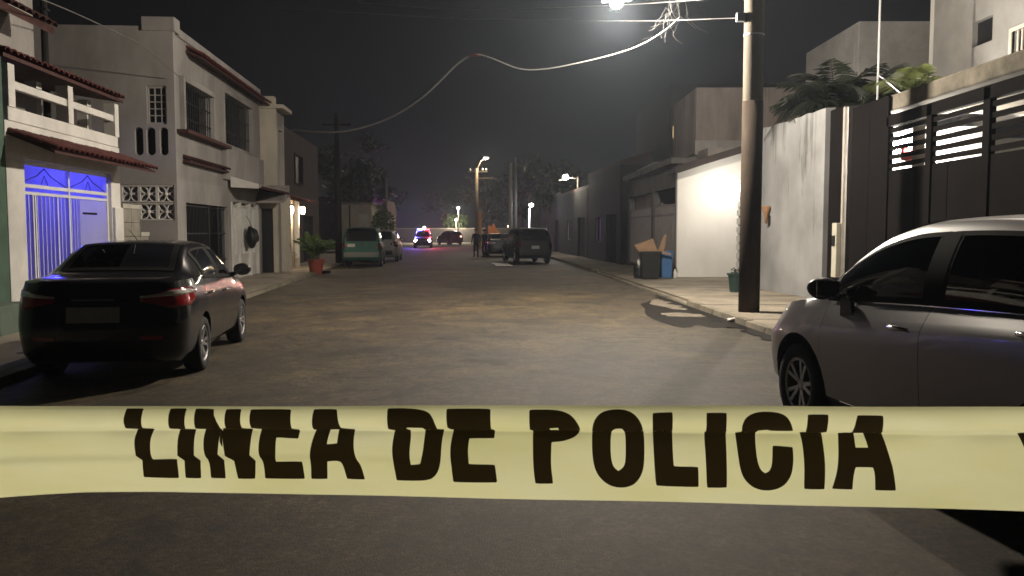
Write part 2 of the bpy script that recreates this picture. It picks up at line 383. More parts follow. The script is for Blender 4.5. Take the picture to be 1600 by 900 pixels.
def bars(parent, y0, y1, z0, z1, w, pitch, m, name='bar', t=0.018, x=None):
    n = max(1, int(round((y1 - y0) / pitch)))
    me = MB().box(-t / 2, t / 2, -t / 2, t / 2, z0, z1).mesh(name, m)
    for i in range(1, n):
        obj(name, me, parent, (w, y0 + (y1 - y0) * i / n, 0))
def rail(parent, y0, y1, z, w, m, t=0.04, name='rail', h=None):
    h = h or t
    return MB().box(w - t / 2, w + t / 2, y0, y1, z - h / 2, z + h / 2).build(name, m, parent)
def tile_rows(parent, y0, y1, w_edge, z_edge, w_back, z_back, m=TILE, tw=0.2, rows=2, name='tile'):
    """barrel tiles in columns along y on a slope from (w_edge,z_edge) up to (w_back,z_back)"""
    L = math.hypot(w_back - w_edge, z_back - z_edge); sl = math.atan2(z_back - z_edge, -(w_back - w_edge))
    n = int(round((y1 - y0) / tw)); tw = (y1 - y0) / n; ln = L / rows
    me = tile_mesh(tw * 0.98, ln * 1.12, m)
    for i in range(n):
        for r in range(rows):
            f = r / rows
            w = w_edge + (w_back - w_edge) * f; z = z_edge + (z_back - z_edge) * f + 0.03 - 0.012 * r
            o = obj(name, me, parent, (w, y0 + tw * (i + 0.5), z + rnd.uniform(-.006, .006)))
            o.rotation_euler = Matrix.Rotation(sl, 4, 'Y').to_euler() if False else (0, 0, 0)
            # tile runs along its own +y: turn it to run back from the street (-x) and up the slope
            o.rotation_euler = (Matrix.Rotation(R(90) + rnd.uniform(-.02, .02), 4, 'Z') @ Matrix.Rotation(sl, 4, 'X')).to_euler()

def frosted(name):
    m = mat(name, (0.62, 0.62, 0.64), 0.5, 0.1, 4); n, l = m.node_tree.nodes, m.node_tree.links
    tr = n.new('ShaderNodeBsdfTranslucent'); tr.inputs[0].default_value = (0.75, 0.75, 0.78, 1); ms = n.new('ShaderNodeMixShader'); ms.inputs[0].default_value = 0.65
    l.new(n['Principled BSDF'].outputs[0], ms.inputs[1]); l.new(tr.outputs[0], ms.inputs[2]); l.new(ms.outputs[0], n['Material Output'].inputs[0]); return m
# ---------------- green neighbour at the very left
gh = left_house('green_house', 'dark green rendered house wall at the left edge with a blue lit window', 6.0)
mb = MB(); wall_with_holes(mb, 0.0, 7.05, 0, 4.35, [(3.6, 6.35, 0.95, 2.15)], -0.25, 0.0, 'y'); mb.build('wall', GREENWALL, gh)
MB().box(-8, -0.25, 0.0, 7.05, 4.1, 4.35).build('roof', GREENWALL, gh)
mb = MB(); mb.box(-3.2, -3.0, 0, 7, 0, 4.1); mb.build('back_wall', WHITEWALL, gh)
lamp('blue_room_light', (-1.2, 5.6, 1.9), 70, (0.12, 0.1, 1.0), 0.2, parent=gh)
fr = MB().box(-0.16, -0.1, 3.6, 6.35, 0.95, 1.02).box(-0.16, -0.1, 3.6, 6.35, 2.08, 2.15).box(-0.16, -0.1, 3.6, 3.67, 1.02, 2.08).box(-0.16, -0.1, 6.28, 6.35, 1.02, 2.08).box(-0.16, -0.1, 4.95, 5.01, 1.02, 2.08).build('window', WHITE_METAL, gh)
MB().box(-0.14, -0.13, 3.67, 6.28, 1.02, 2.08).build('pane', glass('window_glass', (0.55, 0.57, 0.6)), fr)
MB().box(0.0, 0.42, 5.9, 6.9, 0, 0.52).build('plinth', mat('green_plinth', (0.1, 0.13, 0.1), 0.85, 0.3, 2), gh, bevel=0.015)

# ---------------- house with the balcony and the blue lit gate   (local y = d - 13)
h1 = left_house('balcony_house', 'white balcony house with red tiled awning over a blue lit white gate', 13.0)
Y = lambda d: (d - 13.0)
mb = MB()
wall_with_holes(mb, Y(13.06), Y(17.57), 0, 3.2, [(Y(13.62), Y(17.1), -1, 2.78)], -0.22, 0.0)
mb.build('facade', WHITE, h1, bevel=0.008)
MB().box(-4.2, -4.0, 0.06, Y(17.5), 0, 3.0).build('porch_back_wall', WHITE, h1)
MB().box(-4.0, -0.22, 0.06, 0.2, 0, 3.0).build('porch_side_wall', WHITE, h1)
MB().box(-4.0, -0.22, Y(17.36), Y(17.57), 0, 3.0).build('porch_side_wall', WHITE, h1)
MB().box(-9, -0.0, 0.06, Y(17.57), 3.2, 3.34).build('balcony_slab', WHITE, h1)
dr = MB().box(-3.995, -3.93, 1.0, 1.95, 0, 2.1).build('door', mat('porch_door', (0.45, 0.44, 0.43), 0.5, 0.2, 3), h1)
MB().box(-3.93, -3.89, 1.82, 1.86, 1.0, 1.12).build('handle', STEEL, dr)
# balcony front: low band, rail, three posts and the short side posts behind them
MB().box(-0.16, 0.012, 0.16, Y(17.5), 3.345, 3.56).build('balcony_band', WHITE, h1, bevel=0.012)
MB().box(-0.11, 0.0, 0.2, Y(17.45), 3.86, 3.99).build('balcony_rail', WHITE, h1, bevel=0.012)
pm = MB().box(-0.19, 0.03, -0.1, 0.1, 3.56, 4.23).mesh('balcony_post', WHITE)
for dd in (13.26, 15.32, 17.42): obj('balcony_post', pm, h1, (0, Y(dd), 0))
pm2 = MB().box(-0.1, 0.1, -0.1, 0.1, 3.34, 4.3).mesh('terrace_post', WHITE)
for dd in (15.32, 17.42): obj('terrace_post', pm2, h1, (-0.62, Y(dd), 0))
MB().box(-1.75, -1.6, 0.06, Y(17.5), 3.34, 6.35).build('upper_wall', GREYWALL, h1)
MB().box(-8, -1.75, 0.06, 0.3, 3.34, 6.3).box(-8, -1.75, Y(17.3), Y(17.5), 3.34, 6.3).build('upper_side_wall', GREYWALL, h1)
MB().box(-1.6, -1.56, 0.9, 1.8, 3.4, 4.28).build('balcony_door', DARKWALL, h1)
# tiled roof over the terrace, its edge just above the posts
MB().hexa([(-1.6, 0.0, 4.56), (0.05, 0.0, 4.3), (0.05, Y(17.75), 4.3), (-1.6, Y(17.75), 4.56)], [(-1.6, 0.0, 4.63), (0.05, 0.0, 4.36), (0.05, Y(17.75), 4.36), (-1.6, Y(17.75), 4.63)]).build('terrace_roof', DARKTILE, h1)
tile_rows(h1, 0.0, Y(17.75), 0.08, 4.36, -0.55, 4.46, TILE, 0.2, 1)
# big tiled roof of the upper storey, its end showing at the top left corner
MB().hexa([(-4.2, -1.6, 7.15), (-0.75, -1.6, 5.4), (-0.75, Y(16.55), 5.4), (-4.2, Y(16.55), 7.15)], [(-4.2, -1.6, 7.27), (-0.75, -1.6, 5.55), (-0.75, Y(16.55), 5.55), (-4.2, Y(16.55), 7.27)]).build('upper_roof', DARKTILE, h1)
tile_rows(h1, -1.6, Y(16.55), -0.7, 5.53, -2.2, 6.28, DARKTILE, 0.24, 2)
# awning: sloping slab with barrel tiles
MB().hexa([(0.0, 0.1, 3.12), (0.72, 0.1, 2.83), (0.72, Y(17.6), 2.83), (0.0, Y(17.6), 3.12)], [(0.0, 0.1, 3.16), (0.72, 0.1, 2.87), (0.72, Y(17.6), 2.87), (0.0, Y(17.6), 3.16)]).build('awning_slab', DARKTILE, h1)
tile_rows(h1, 0.1, Y(17.6), 0.76, 2.87, 0.02, 3.17, TILE, 0.2, 3)
# white gate: frame, transom with pointed tracery, vertical bars, narrow door leaf
ga = empty('gate', h1)
ya, yb = Y(13.62), Y(17.1); ym = Y(15.36)
for zz, hh in ((2.74, 0.07), (2.36, 0.06), (2.24, 0.05), (0.12, 0.08)): rail(ga, ya, yb, zz, -0.1, WHITE_METAL, 0.05, 'rail', hh)
for yy in (ya + 0.03, ym, yb - 0.03): MB().box(-0.13, -0.07, yy - 0.03, yy + 0.03, 0, 2.78).build('gate_post', WHITE_METAL, ga)
for yy in (ya + 0.42, ya + 0.5, ya + 1.3): MB().box(-0.12, -0.08, yy - 0.02, yy + 0.02, 0.1, 2.24).build('gate_post', WHITE_METAL, ga)
bars(ga, ya, ym, 0.15, 2.24, -0.1, 0.14, WHITE_METAL)
bars(ga, ym, ym + 0.45, 0.15, 2.24, -0.1, 0.11, WHITE_METAL)
for a, b_ in ((ya, ym), (ym, yb)):
    mb = MB(); mid = (a + b_) / 2
    mb.tube([(-0.1, a + 0.05, 2.4), (-0.1, mid - 0.25, 2.55), (-0.1, mid, 2.68), (-0.1, mid + 0.25, 2.55), (-0.1, b_ - 0.05, 2.4)], 0.009, 5)
    mb.tube([(-0.1, mid - 0.12, 2.4), (-0.1, mid, 2.56), (-0.1, mid + 0.12, 2.4)], 0.007, 5)
    mb.build('tracery', BLACK_METAL, ga)
MB().box(-0.11, -0.085, ym + 0.45, yb - 0.05, 0.14, 2.2).build('gate_leaf', frosted('frosted_sheet'), ga)
me = MB().box(-0.085, -0.07, -0.05, 0.05, 1.93, 1.97).mesh('vent_slot', DARK)
for i in range(5): obj('vent_slot', me, ga, (0, ym + 0.62 + 0.13 * i, 0))
MB().box(-0.07, -0.02, ym - 0.1, ym - 0.02, 1.0, 1.2).build('lock', STEEL, ga)
# blue strip light under the porch ceiling
BLUE = emit('blue_light', (0.03, 0.04, 1.0), 14)
ls = MB().box(-1.05, -0.97, Y(13.8), Y(16.9), 2.93, 2.98).build('light_strip', BLUE, h1)
for dd in (14.3, 16.4): lamp('blue_lamp', (-1.0, Y(dd), 2.86), 58, (0.075, 0.07, 1.0), 0.15, parent=h1)
MB().lathe([(0, -0.03), (0.035, 0), (0, 0.03)], 10, c=(-0.6, Y(14.15), 1.15)).build('indicator_lamp', emit('blue_spot', (0.15, 0.3, 1.0), 6), h1)
# pier and stepped block wall to the right of the gate
MB().box(-0.2, 0.06, Y(17.12), Y(17.55), 0, 2.1).build('pier', WHITE, h1, bevel=0.015)
bw = left_house('block_wall', 'low stepped wall of grey blocks between balcony house and patio', 17.62, 'wall')
BLOCK = mat('grey_block', (0.26, 0.24, 0.2), 0.9, 0.4, 2.2, 0.4); BLOCKLIGHT = mat('pale_block', (0.42, 0.4, 0.34), 0.9, 0.3, 2.2, 0.4)
me1 = MB().box(-0.2, 0.0, 0.006, 0.494, 0.006, 0.294).mesh('block', BLOCK); me2 = MB().box(-0.22, 0.02, 0.0, 0.5, 0.0, 0.09).mesh('coping_block', BLOCKLIGHT)
for j in range(7):
    for i in range(3 if j < 5 else 2): obj('block', me1, bw, (0, 0.5 * i, 0.3 * j))
    if j in (2, 4):
        pass
for i in range(2): obj('coping_block', me2, bw, (0, 0.5 * i, 2.1))
obj('coping_block', me2, bw, (0, 1.0, 1.5))

# ---------------- white two storey house     (local y = d - 21.2)
h2 = left_house('white_house', 'two storey white house with barred bay windows and red tile trim', 21.2)
Y2 = lambda d: d - 21.2
WH2 = mat('dull_white_render', (0.31, 0.29, 0.275), 0.85, 0.35, 0.8, 0.25, streak=0.4)
mb = MB()
wall_with_holes(mb, 0.2, 9.5, 0, 6.55, [(0.72, 4.85, -1, 2.36), (0.55, 3.15, 4.28, 5.45), (4.35, 7.8, 4.34, 5.8), (5.2, 9.0, -1, 2.55)], -0.2, 0.0)
mb.build('facade', WH2, h2, bevel=0.01)
# side wall facing the camera: built along x with holes
oval = [(-1.0, -0.79), (-0.72, -0.49), (-0.39, -0.18)]
mb = MB(); wall_with_holes(mb, -8.5, 0.0, 0, 6.72, [(-0.68, -0.2, 4.3, 5.25)] + [(a, b_, 3.52, 4.22) for a, b_ in oval] + [(-1.38, -0.07, 1.88, 2.78)], 0.0, 0.2, 'x')
mb.build('side_wall', WH2, h2)
MB().box(-8.5, -8.3, 0.2, 9.5, 0, 6.5).box(-8.3, -0.2, 9.3, 9.5, 0, 6.5).build('rear_wall', WH2, h2)
MB().box(-8.3, -0.2, 0.2, 9.3, 6.3, 6.5).build('roof', CONCRETE, h2)
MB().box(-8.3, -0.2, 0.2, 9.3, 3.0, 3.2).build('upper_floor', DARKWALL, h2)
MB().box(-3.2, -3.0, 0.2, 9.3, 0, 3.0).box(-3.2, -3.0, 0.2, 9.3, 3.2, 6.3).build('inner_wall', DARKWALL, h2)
MB().box(-0.75, 0.06, -0.05, 0.4, 6.6, 6.95).build('corner_block', WH2, h2, bevel=0.02)
# side window
wf = MB().box(-0.68, -0.2, 0.05, 0.1, 4.3, 4.35).box(-0.68, -0.2, 0.05, 0.1, 5.2, 5.25).box(-0.68, -0.64, 0.05, 0.1, 4.35, 5.2).box(-0.24, -0.2, 0.05, 0.1, 4.35, 5.2).build('window', GREYWALL, h2)
for i in range(1, 3): MB().box(-0.66 + 0.16 * i - 0.012, -0.66 + 0.16 * i + 0.012, 0.055, 0.09, 4.35, 5.2).build('glazing_bar', GREYWALL, wf)
for i in range(1, 5): MB().box(-0.64, -0.24, 0.06, 0.085, 4.35 + 0.17 * i - 0.012, 4.35 + 0.17 * i + 0.012).build('glazing_bar', GREYWALL, wf)
MB().box(-0.64, -0.24, 0.1, 0.11, 4.35, 5.2).build('pane', TRIM, wf)
for a, b_ in oval:    # ornamental openings, their corners rounded by curved infill
    mb = MB(); c = (a + b_) / 2; hw = (b_ - a) / 2
    for sx in (-1, 1):
        for top in (0, 1):
            pts = []
            for k in range(7):
                q = math.pi / 2 * k / 6
                pts.append((c + sx * hw * math.cos(q), (4.22 - hw + hw * math.sin(q)) if top else (3.52 + hw - hw * math.sin(q))))
            pts.append((c + sx * hw * 1.0, 4.22 if top else 3.52))
            mb.prism(pts, 0.004, 0.19, 'y')
    mb.build('rounded_opening', WH2, h2)
    MB().box(a, b_, 0.19, 0.2, 3.52, 4.22).build('shutter', DARKWALL, h2)
# breeze blocks: each a square frame with a pierced four petal pattern
def breeze_mesh(s):
    mb = MB(); t = 0.028; h = s / 2
    mb.box(-h, h, 0.02, 0.12, -h, -h + t).box(-h, h, 0.02, 0.12, h - t, h).box(-h, -h + t, 0.02, 0.12, -h + t, h - t).box(h - t, h, 0.02, 0.12, -h + t, h - t)
    for q in range(4):
        a = math.pi / 4 + q * math.pi / 2
        for sg in (-1, 1):
            pts = [(0.02 * s * math.cos(a), 0.07, 0.02 * s * math.sin(a))]
            for f in (0.25, 0.5, 0.75, 1.0):
                r_ = f * s * 0.66; off = sg * 0.17 * s * math.sin(math.pi * f)
                pts.append((r_ * math.cos(a) - off * math.sin(a), 0.07, r_ * math.sin(a) + off * math.cos(a)))
            mb.tube(pts, 0.02, 5)
    mb.lathe([(0, -0.03), (0.05, -0.03), (0.05, 0.03), (0, 0.03)], 8, c=(0, 0.07, 0))
    return mb.mesh('breeze_block', WHITE)
bm_ = breeze_mesh(0.43)
for j in range(2):
    for i in range(3): obj('breeze_block', bm_, h2, (-1.38 + 0.2185 + 0.4367 * i, 0, 1.88 + 0.225 + 0.45 * j))
MB().box(-1.38, -0.07, 0.19, 0.2, 1.88, 2.78).build('breeze_backing', mat('dusky_wall', (0.2, 0.19, 0.22), 0.9, 0.2, 2), h2)
# facade windows in raised surrounds, each with its own bars
def bay(y0, y1, z0, z1, m_fr=WH2):
    f = MB().box(0.0, 0.12, y0 - 0.14, y0, z0 - 0.1, z1 + 0.14).box(0.0, 0.12, y1, y1 + 0.14, z0 - 0.1, z1 + 0.14).box(0.0, 0.15, y0, y1, z1, z1 + 0.14).build('window', m_fr, h2, bevel=0.01)
    MB().box(-0.14, -0.12, y0, y1, z0, z1).build('pane', glass('dark_window', (0.12, 0.12, 0.13)), f)
    n = int((y1 - y0) / 0.19); me = MB().box(0.02, 0.045, -0.013, 0.013, z0, z1).mesh('window_bar', BLACK_METAL)
    for i in range(1, n): obj('window_bar', me, f, (0, y0 + (y1 - y0) * i / n, 0))
    for fz in (0.25, 0.62): MB().box(0.0, 0.02, y0, y1, z0 + (z1 - z0) * fz - 0.015, z0 + (z1 - z0) * fz + 0.015).build('window_rail', BLACK_METAL, f)
    for fy in (0.33, 0.66): MB().box(-0.12, -0.08, y0 + (y1 - y0) * fy - 0.03, y0 + (y1 - y0) * fy + 0.03, z0, z1).build('mullion', BROWN_METAL, f)
    return f
bay(0.55, 3.15, 4.28, 5.45); bay(4.35, 7.8, 4.34, 5.8)
MB().box(0.0, 0.3, 0.1, 4.3, 4.1, 4.2).build('ledge', DARKTILE, h2, bevel=0.01)
MB().box(0.0, 0.12, 4.3, 9.5, 3.2, 4.2).build('bay_wall', WH2, h2, bevel=0.01)
MB().box(0.0, 0.2, 0.5, 4.35, 3.38, 3.44).build('cornice', DARKTILE, h2)
tile_rows(h2, 0.5, 4.35, 0.24, 3.44, 0.0, 3.52, DARKTILE, 0.19, 1)
MB().hexa([(0, 1.0, 6.3), (0.4, 1.0, 6.15), (0.4, 9.4, 6.15), (0, 9.4, 6.3)], [(0, 1.0, 6.36), (0.4, 1.0, 6.2), (0.4, 9.4, 6.2), (0, 9.4, 6.36)]).build('eave_slab', DARKTILE, h2)
tile_rows(h2, 1.0, 9.4, 0.44, 6.2, 0.02, 6.4, TILE, 0.21, 1)
MB().box(-0.2, 0.05, 0.4, 9.5, 6.55, 6.75).build('parapet', WH2, h2, bevel=0.01)
# garage gate of dark bars with a solid dark leaf
gg = empty('garage_gate', h2)
for zz in (0.1, 0.75, 1.55, 2.3): rail(gg, 0.72, 4.85, zz, -0.1, BLACK_METAL, 0.04)
bars(gg, 0.72, 3.0, 0.1, 2.3, -0.1, 0.13, BLACK_METAL, t=0.02)
MB().box(-0.13, -0.08, 3.0, 3.9, 0.05, 2.33).build('gate_leaf', BROWN_METAL, gg)
bars(gg, 3.9, 4.85, 0.1, 2.3, -0.1, 0.13, BLACK_METAL, t=0.02)
MB().box(-0.14, -0.06, 2.96, 3.04, 0, 2.36).box(-0.14, -0.06, 3.88, 3.96, 0, 2.36).build('gate_post', BLACK_METAL, gg)
MB().box(-2.95, -2.9, 1.0, 2.4, 0.4, 1.6).build('stored_board', GREYWALL, h2)
# canopy beyond the garage
MB().hexa([(0.12, 4.9, 3.16), (1.0, 4.9, 2.96), (1.0, 9.4, 2.96), (0.12, 9.4, 3.16)], [(0.12, 4.9, 3.3), (1.0, 4.9, 3.06), (1.0, 9.4, 3.06), (0.12, 9.4, 3.3)]).build('canopy', CONCRETE, h2, bevel=0.01)
MB().prism([(0.12, 2.98), (0.12, 3.32), (0.95, 3.08), (0.95, 2.94)], 4.78, 4.88, 'y').build('canopy_cheek', WHITE, h2)
tile_rows(h2, 4.95, 9.4, 1.05, 2.92, 0.4, 3.0, DARKTILE, 0.22, 1)
# white gate: pilasters, lower panels, thin bars
wg = empty('white_gate', h2)
for yy in (5.28, 6.35, 7.7, 8.9): MB().box(-0.14, 0.03, yy - 0.09, yy + 0.09, 0, 2.55).build('pilaster', WHITE, wg, bevel=0.01)
for a, b_ in ((5.37, 6.26), (6.44, 7.61), (7.79, 8.81)):
    MB().box(-0.1, -0.06, a, b_, 0.05, 0.78).build('panel', WHITE, wg)
    MB().box(-0.12, -0.04, a, b_, 0.78, 0.86).box(-0.12, -0.04, a, b_, 2.4, 2.47).build('rail', WHITE, wg)
    bars(wg, a, b_, 0.86, 2.4, -0.08, 0.15, WHITE_METAL, t=0.03)
MB().box(-0.3, -0.26, 5.2, 9.0, 0, 2.5).build('gate_sheet', mat('milky_sheet', (0.4, 0.37, 0.33), 0.7, 0.2, 2), wg)
# the dark bundle hanging on it
def rock(name, rx, ry, rz, m, seed, amp=0.18, sub=3):
    bm = bmesh.new(); bmesh.ops.create_icosphere(bm, subdivisions=sub, radius=1)
    r_ = random.Random(seed); ph = [Vector((r_.uniform(-3, 3), r_.uniform(-3, 3), r_.uniform(-3, 3))) for _ in range(6)]
    for v in bm.verts:
        k = 1 + sum(amp / (i + 1) * math.sin(v.co.dot(p) * (1.3 + 0.5 * i) + i) for i, p in enumerate(ph)) * 0.6
        v.co = Vector((v.co.x * rx, v.co.y * ry, v.co.z * rz)) * k
    me = bpy.data.meshes.new(name); bm.to_mesh(me); bm.free(); me.materials.append(m)
    me.polygons.foreach_set('use_smooth', [True] * len(me.polygons)); return me
q = LB(28.3, 0.2, 1.42)
hb = tag(obj('hanging_bag', rock('hanging_bag', 0.2, 0.3, 0.36, mat('black_plastic', (0.012, 0.012, 0.012), 0.45, 0.2, 6), 4), None, q), 'black plastic bag hanging on the white gate of the white house', 'bag')
MB().tube([(0, 0, 0.3), (-0.1, 0.02, 0.55), (-0.2, 0.02, 0.72)], 0.012, 6).build('knot', MATS['black_plastic'], hb)

# dark drainpipe between the two houses
pipe = thing('drainpipe', 'dark drainpipe on the grey wall above the red tiled terrace roof', 'pipe', LB(17.75, -1.5, 0), AZL)
MB().tube([(0, 0, 0.0), (0, 0, 6.5)], 0.07, 10).build('pipe', DARKWALL, pipe)
me = MB().box(-0.1, 0.09, -0.09, 0.09, -0.02, 0.02).mesh('bracket', DARKWALL)
for z in (1.2, 3.0, 4.9, 6.2): obj('bracket', me, pipe, (0, 0, z))

# ---------------- tall pale house with the carport   (local y = d - 30.8)
h3 = left_house('pale_house', 'tall narrow pale house with a capped parapet beyond the white house', 30.8)
mb = MB(); wall_with_holes(mb, -0.6, 0.55, 0, 6.1, [(-0.3, 0.38, -1, 2.45)], 0.0, 0.2, 'x'); mb.build('end_wall', CREAM, h3, bevel=0.01)
mb = MB(); wall_with_holes(mb, 0.2, 1.5, 0, 6.0, [(0.5, 1.3, 4.0, 5.4)], 0.35, 0.55); mb.build('facade', GREYWALL, h3)
MB().box(0.38, 0.4, 0.5, 1.3, 4.0, 5.4).build('window', TRIM, h3)
MB().box(-8, -0.6, 0.05, 0.2, 0, 5.9).box(-8, 0.35, 1.3, 1.5, 0, 5.9).build('rear_wall', CREAM, h3)
MB().box(-8, 0.35, 0.2, 1.3, 5.7, 5.9).build('roof', CONCRETE, h3)
MB().box(-0.7, 0.85, -0.12, 1.6, 6.1, 6.24).build('cap', CREAM, h3, bevel=0.015)
MB().box(0.1, 0.5, 0.0, 0.4, 6.24, 6.55).build('finial_block', CREAM, h3, bevel=0.02)
MB().hexa([(-0.5, -1.1, 2.62), (1.0, -1.1, 2.62), (1.0, 0.0, 2.9), (-0.5, 0.0, 2.9)], [(-0.5, -1.1, 2.7), (1.0, -1.1, 2.7), (1.0, 0.0, 3.3), (-0.5, 0.0, 3.3)]).build('awning', CONCRETE, h3)
MB().box(-0.3, 0.38, 0.08, 0.12, 0, 2.45).build('door', BLACK_METAL, h3)
MB().box(0.55, 0.85, 0.6, 1.0, 0, 2.9).build('column', CREAM, h3, bevel=0.015)

# ---------------- dark house with the lit porch     (local y = d - 32.6)
h4 = left_house('dark_house', 'dark two storey house with a lit red tiled porch and white column', 32.6)
mb = MB(); wall_with_holes(mb, 0, 13.5, 0, 6.2, [(1.2, 2.3, -1, 2.3), (4.0, 5.6, 0.9, 2.2), (1.5, 3.0, 3.9, 5.2), (6.5, 8.5, 3.9, 5.2), (8.5, 11.5, -1, 2.4)], -0.5, -0.3)
mb.build('facade', MAROON, h4)
MB().box(-8, -0.5, -0.2, 0.0, 0, 6.2).box(-8, -0.5, 13.3, 13.5, 0, 6.2).box(-8, -7.8, 0, 13.3, 0, 6.2).build('side_wall', MAROON, h4)
MB().box(-7.8, -0.5, 0, 13.3, 5.9, 6.1).build('roof', DARKWALL, h4)
for (a, b_, c, d_) in ((4.0, 5.6, 0.9, 2.2), (1.5, 3.0, 3.9, 5.2), (6.5, 8.5, 3.9, 5.2)):
    f = MB().box(-0.4, -0.25, a - 0.07, a, c - 0.07, d_ + 0.07).box(-0.4, -0.25, b_, b_ + 0.07, c - 0.07, d_ + 0.07).box(-0.4, -0.25, a, b_, d_, d_ + 0.07).box(-0.4, -0.25, a, b_, c - 0.07, c).build('window', DARKWALL, h4)
    MB().box(-0.42, -0.41, a, b_, c, d_).build('pane', TRIM, f)
MB().box(-0.45, -0.4, 1.2, 2.3, 0, 2.3).build('door', BROWN_METAL, h4)
MB().box(-0.45, -0.4, 8.5, 11.5, 0, 2.4).build('garage_door', BROWN_METAL, h4)
MB().hexa([(-0.3, -0.1, 3.1), (0.95, -0.1, 2.78), (0.95, 5.2, 2.78), (-0.3, 5.2, 3.1)], [(-0.3, -0.1, 3.16), (0.95, -0.1, 2.84), (0.95, 5.2, 2.84), (-0.3, 5.2, 3.16)]).build('porch_roof', TILE, h4)
tile_rows(h4, -0.1, 5.2, 1.0, 2.84, -0.3, 3.18, TILE, 0.24, 2)
MB().box(0.42, 0.62, 2.1, 2.3, 0, 2.9).build('column', WHITE, h4, bevel=0.01)
MB().box(0.42, 0.58, 1.0, 1.16, 0, 2.9).build('porch_post', CREAM, h4, bevel=0.01)
WARM = emit('warm_lamp', (1.0, 0.8, 0.55), 30)
for (w, y, z) in ((0.62, 0.55, 2.5), (0.78, 2.2, 2.52)):
    f = MB().lathe([(0.0, 0.2), (0.09, 0.18), (0.1, 0.12), (0.02, 0.12)], 10, c=(w, y, z)).build('wall_lamp', BLACK_METAL, h4)
    MB().lathe([(0.0, 0.12), (0.085, 0.1), (0.09, -0.1), (0.06, -0.18), (0, -0.2)], 10, c=(w, y, z)).build('globe', WARM, f, smooth=True)
    lamp('porch_light', (w + 0.05, y, z - 0.3), 45, (1, 0.78, 0.5), 0.08, parent=h4)

# =================================================================== VEHICLES
def pchip(xs, ys, x):
    xs = np.asarray(xs, float); ys = np.asarray(ys, float); h = np.diff(xs); dl = np.diff(ys) / h
    m = np.zeros(len(xs)); m[0], m[-1] = dl[0], dl[-1]
    for i in range(1, len(xs) - 1):
        if dl[i - 1] * dl[i] > 0:
            w1, w2 = 2 * h[i] + h[i - 1], h[i] + 2 * h[i - 1]
            m[i] = (w1 + w2) / (w1 / dl[i - 1] + w2 / dl[i])
    i = int(np.clip(np.searchsorted(xs, x) - 1, 0, len(h) - 1)); t = (x - xs[i]) / h[i]
    return float(ys[i] * (1 + 2 * t) * (1 - t) ** 2 + h[i] * m[i] * t * (1 - t) ** 2 + ys[i + 1] * t * t * (3 - 2 * t) + h[i] * m[i + 1] * t * t * (t - 1))
class Shell:
    """Car body lofted through stations y: (y, zb, ws, zs, wm, zm, wsh, zsh, wr, zr, zt); rear at y=0, front at y=L."""
    crease = False
    SEG = [(0, 2), (1, 2), (2, 5), (3, 4), (4, 8), (5, 6)]
    def __init__(s, keys, lean_r=0.12, lean_f=0.1):
        s.k = np.array(keys, float); s.L = s.k[-1, 0]; s.lr, s.lf = lean_r, lean_f
    def par(s, y): return [pchip(s.k[:, 0], s.k[:, j], y) for j in range(1, 11)]
    def pt(s, y, t, side=1):
        zb, ws, zs, wm, zm, wsh, zsh, wr, zr, zt = s.par(y)
        i = min(5, int(t)); f = t - i
        if i == 0: x, z = ws * 0.9 * f, zb
        elif i == 1: x, z = ws * (0.9 + 0.1 * f), zb + (zs - zb) * f
        elif i == 2:
            a = f; cx = wm
            x = ws + (wm - ws) * (1 - (1 - a) ** 2); z = zs + (zm - zs) * a
        elif i == 3:
            x = wm + (wsh - wm) * ((max(0.0, f - 0.12) / 0.88) ** 1.1 if s.crease else f ** 1.8); z = zm + (zsh - zm) * f
        elif i == 4:
            x = wsh + (wr - wsh) * f + 0.035 * math.sin(math.pi * f) * min(1, max(0, zr - zsh) * 3); z = zsh + (zr - zsh) * f
        else:
            cx, cz = wr * 0.82, zt
            x = wr * (1 - f) ** 2 + cx * 2 * f * (1 - f); z = zr * (1 - f) ** 2 + cz * 2 * f * (1 - f) + zt * f * f
        yy = y
        if y < 0.5: yy += s.lr * max(0, (z - 0.6)) * (1 - y / 0.5)
        if y > s.L - 0.5: yy -= s.lf * max(0, (z - 0.5)) * (1 - (s.L - y) / 0.5)
        return Vector((x * side, yy, z))
    def nrm(s, y, t, side):
        e = 0.01; a = s.pt(min(s.L, y + e), t, side) - s.pt(max(0, y - e), t, side)
        t0, t1 = max(0, t - e), min(5.999, t + e); b = s.pt(y, t1, side) - s.pt(y, t0, side)
        n = a.cross(b) * side
        return n.normalized() if n.length > 1e-9 else Vector((0, 0, 1))
    def ts(s):
        out = []
        for i, n in s.SEG: out += [i + k / n for k in range(n)]
        return out + [5.9999]

def patch(sh, fn, nu, nv, off, side=1, mirror=False):
    """grid patch over the shell: fn(u,v) -> (y,t)"""
    mb = MB(); vs = []; fs = []
    for i in range(nu + 1):
        for j in range(nv + 1):
            y, t = fn(i / nu, j / nv); vs.append(sh.pt(y, t, side) + sh.nrm(y, t, side) * off)
    for i in range(nu):
        for j in range(nv): fs.append((i * (nv + 1) + j, i * (nv + 1) + j + 1, (i + 1) * (nv + 1) + j + 1, (i + 1) * (nv + 1) + j))
    return mb.add(vs, fs)

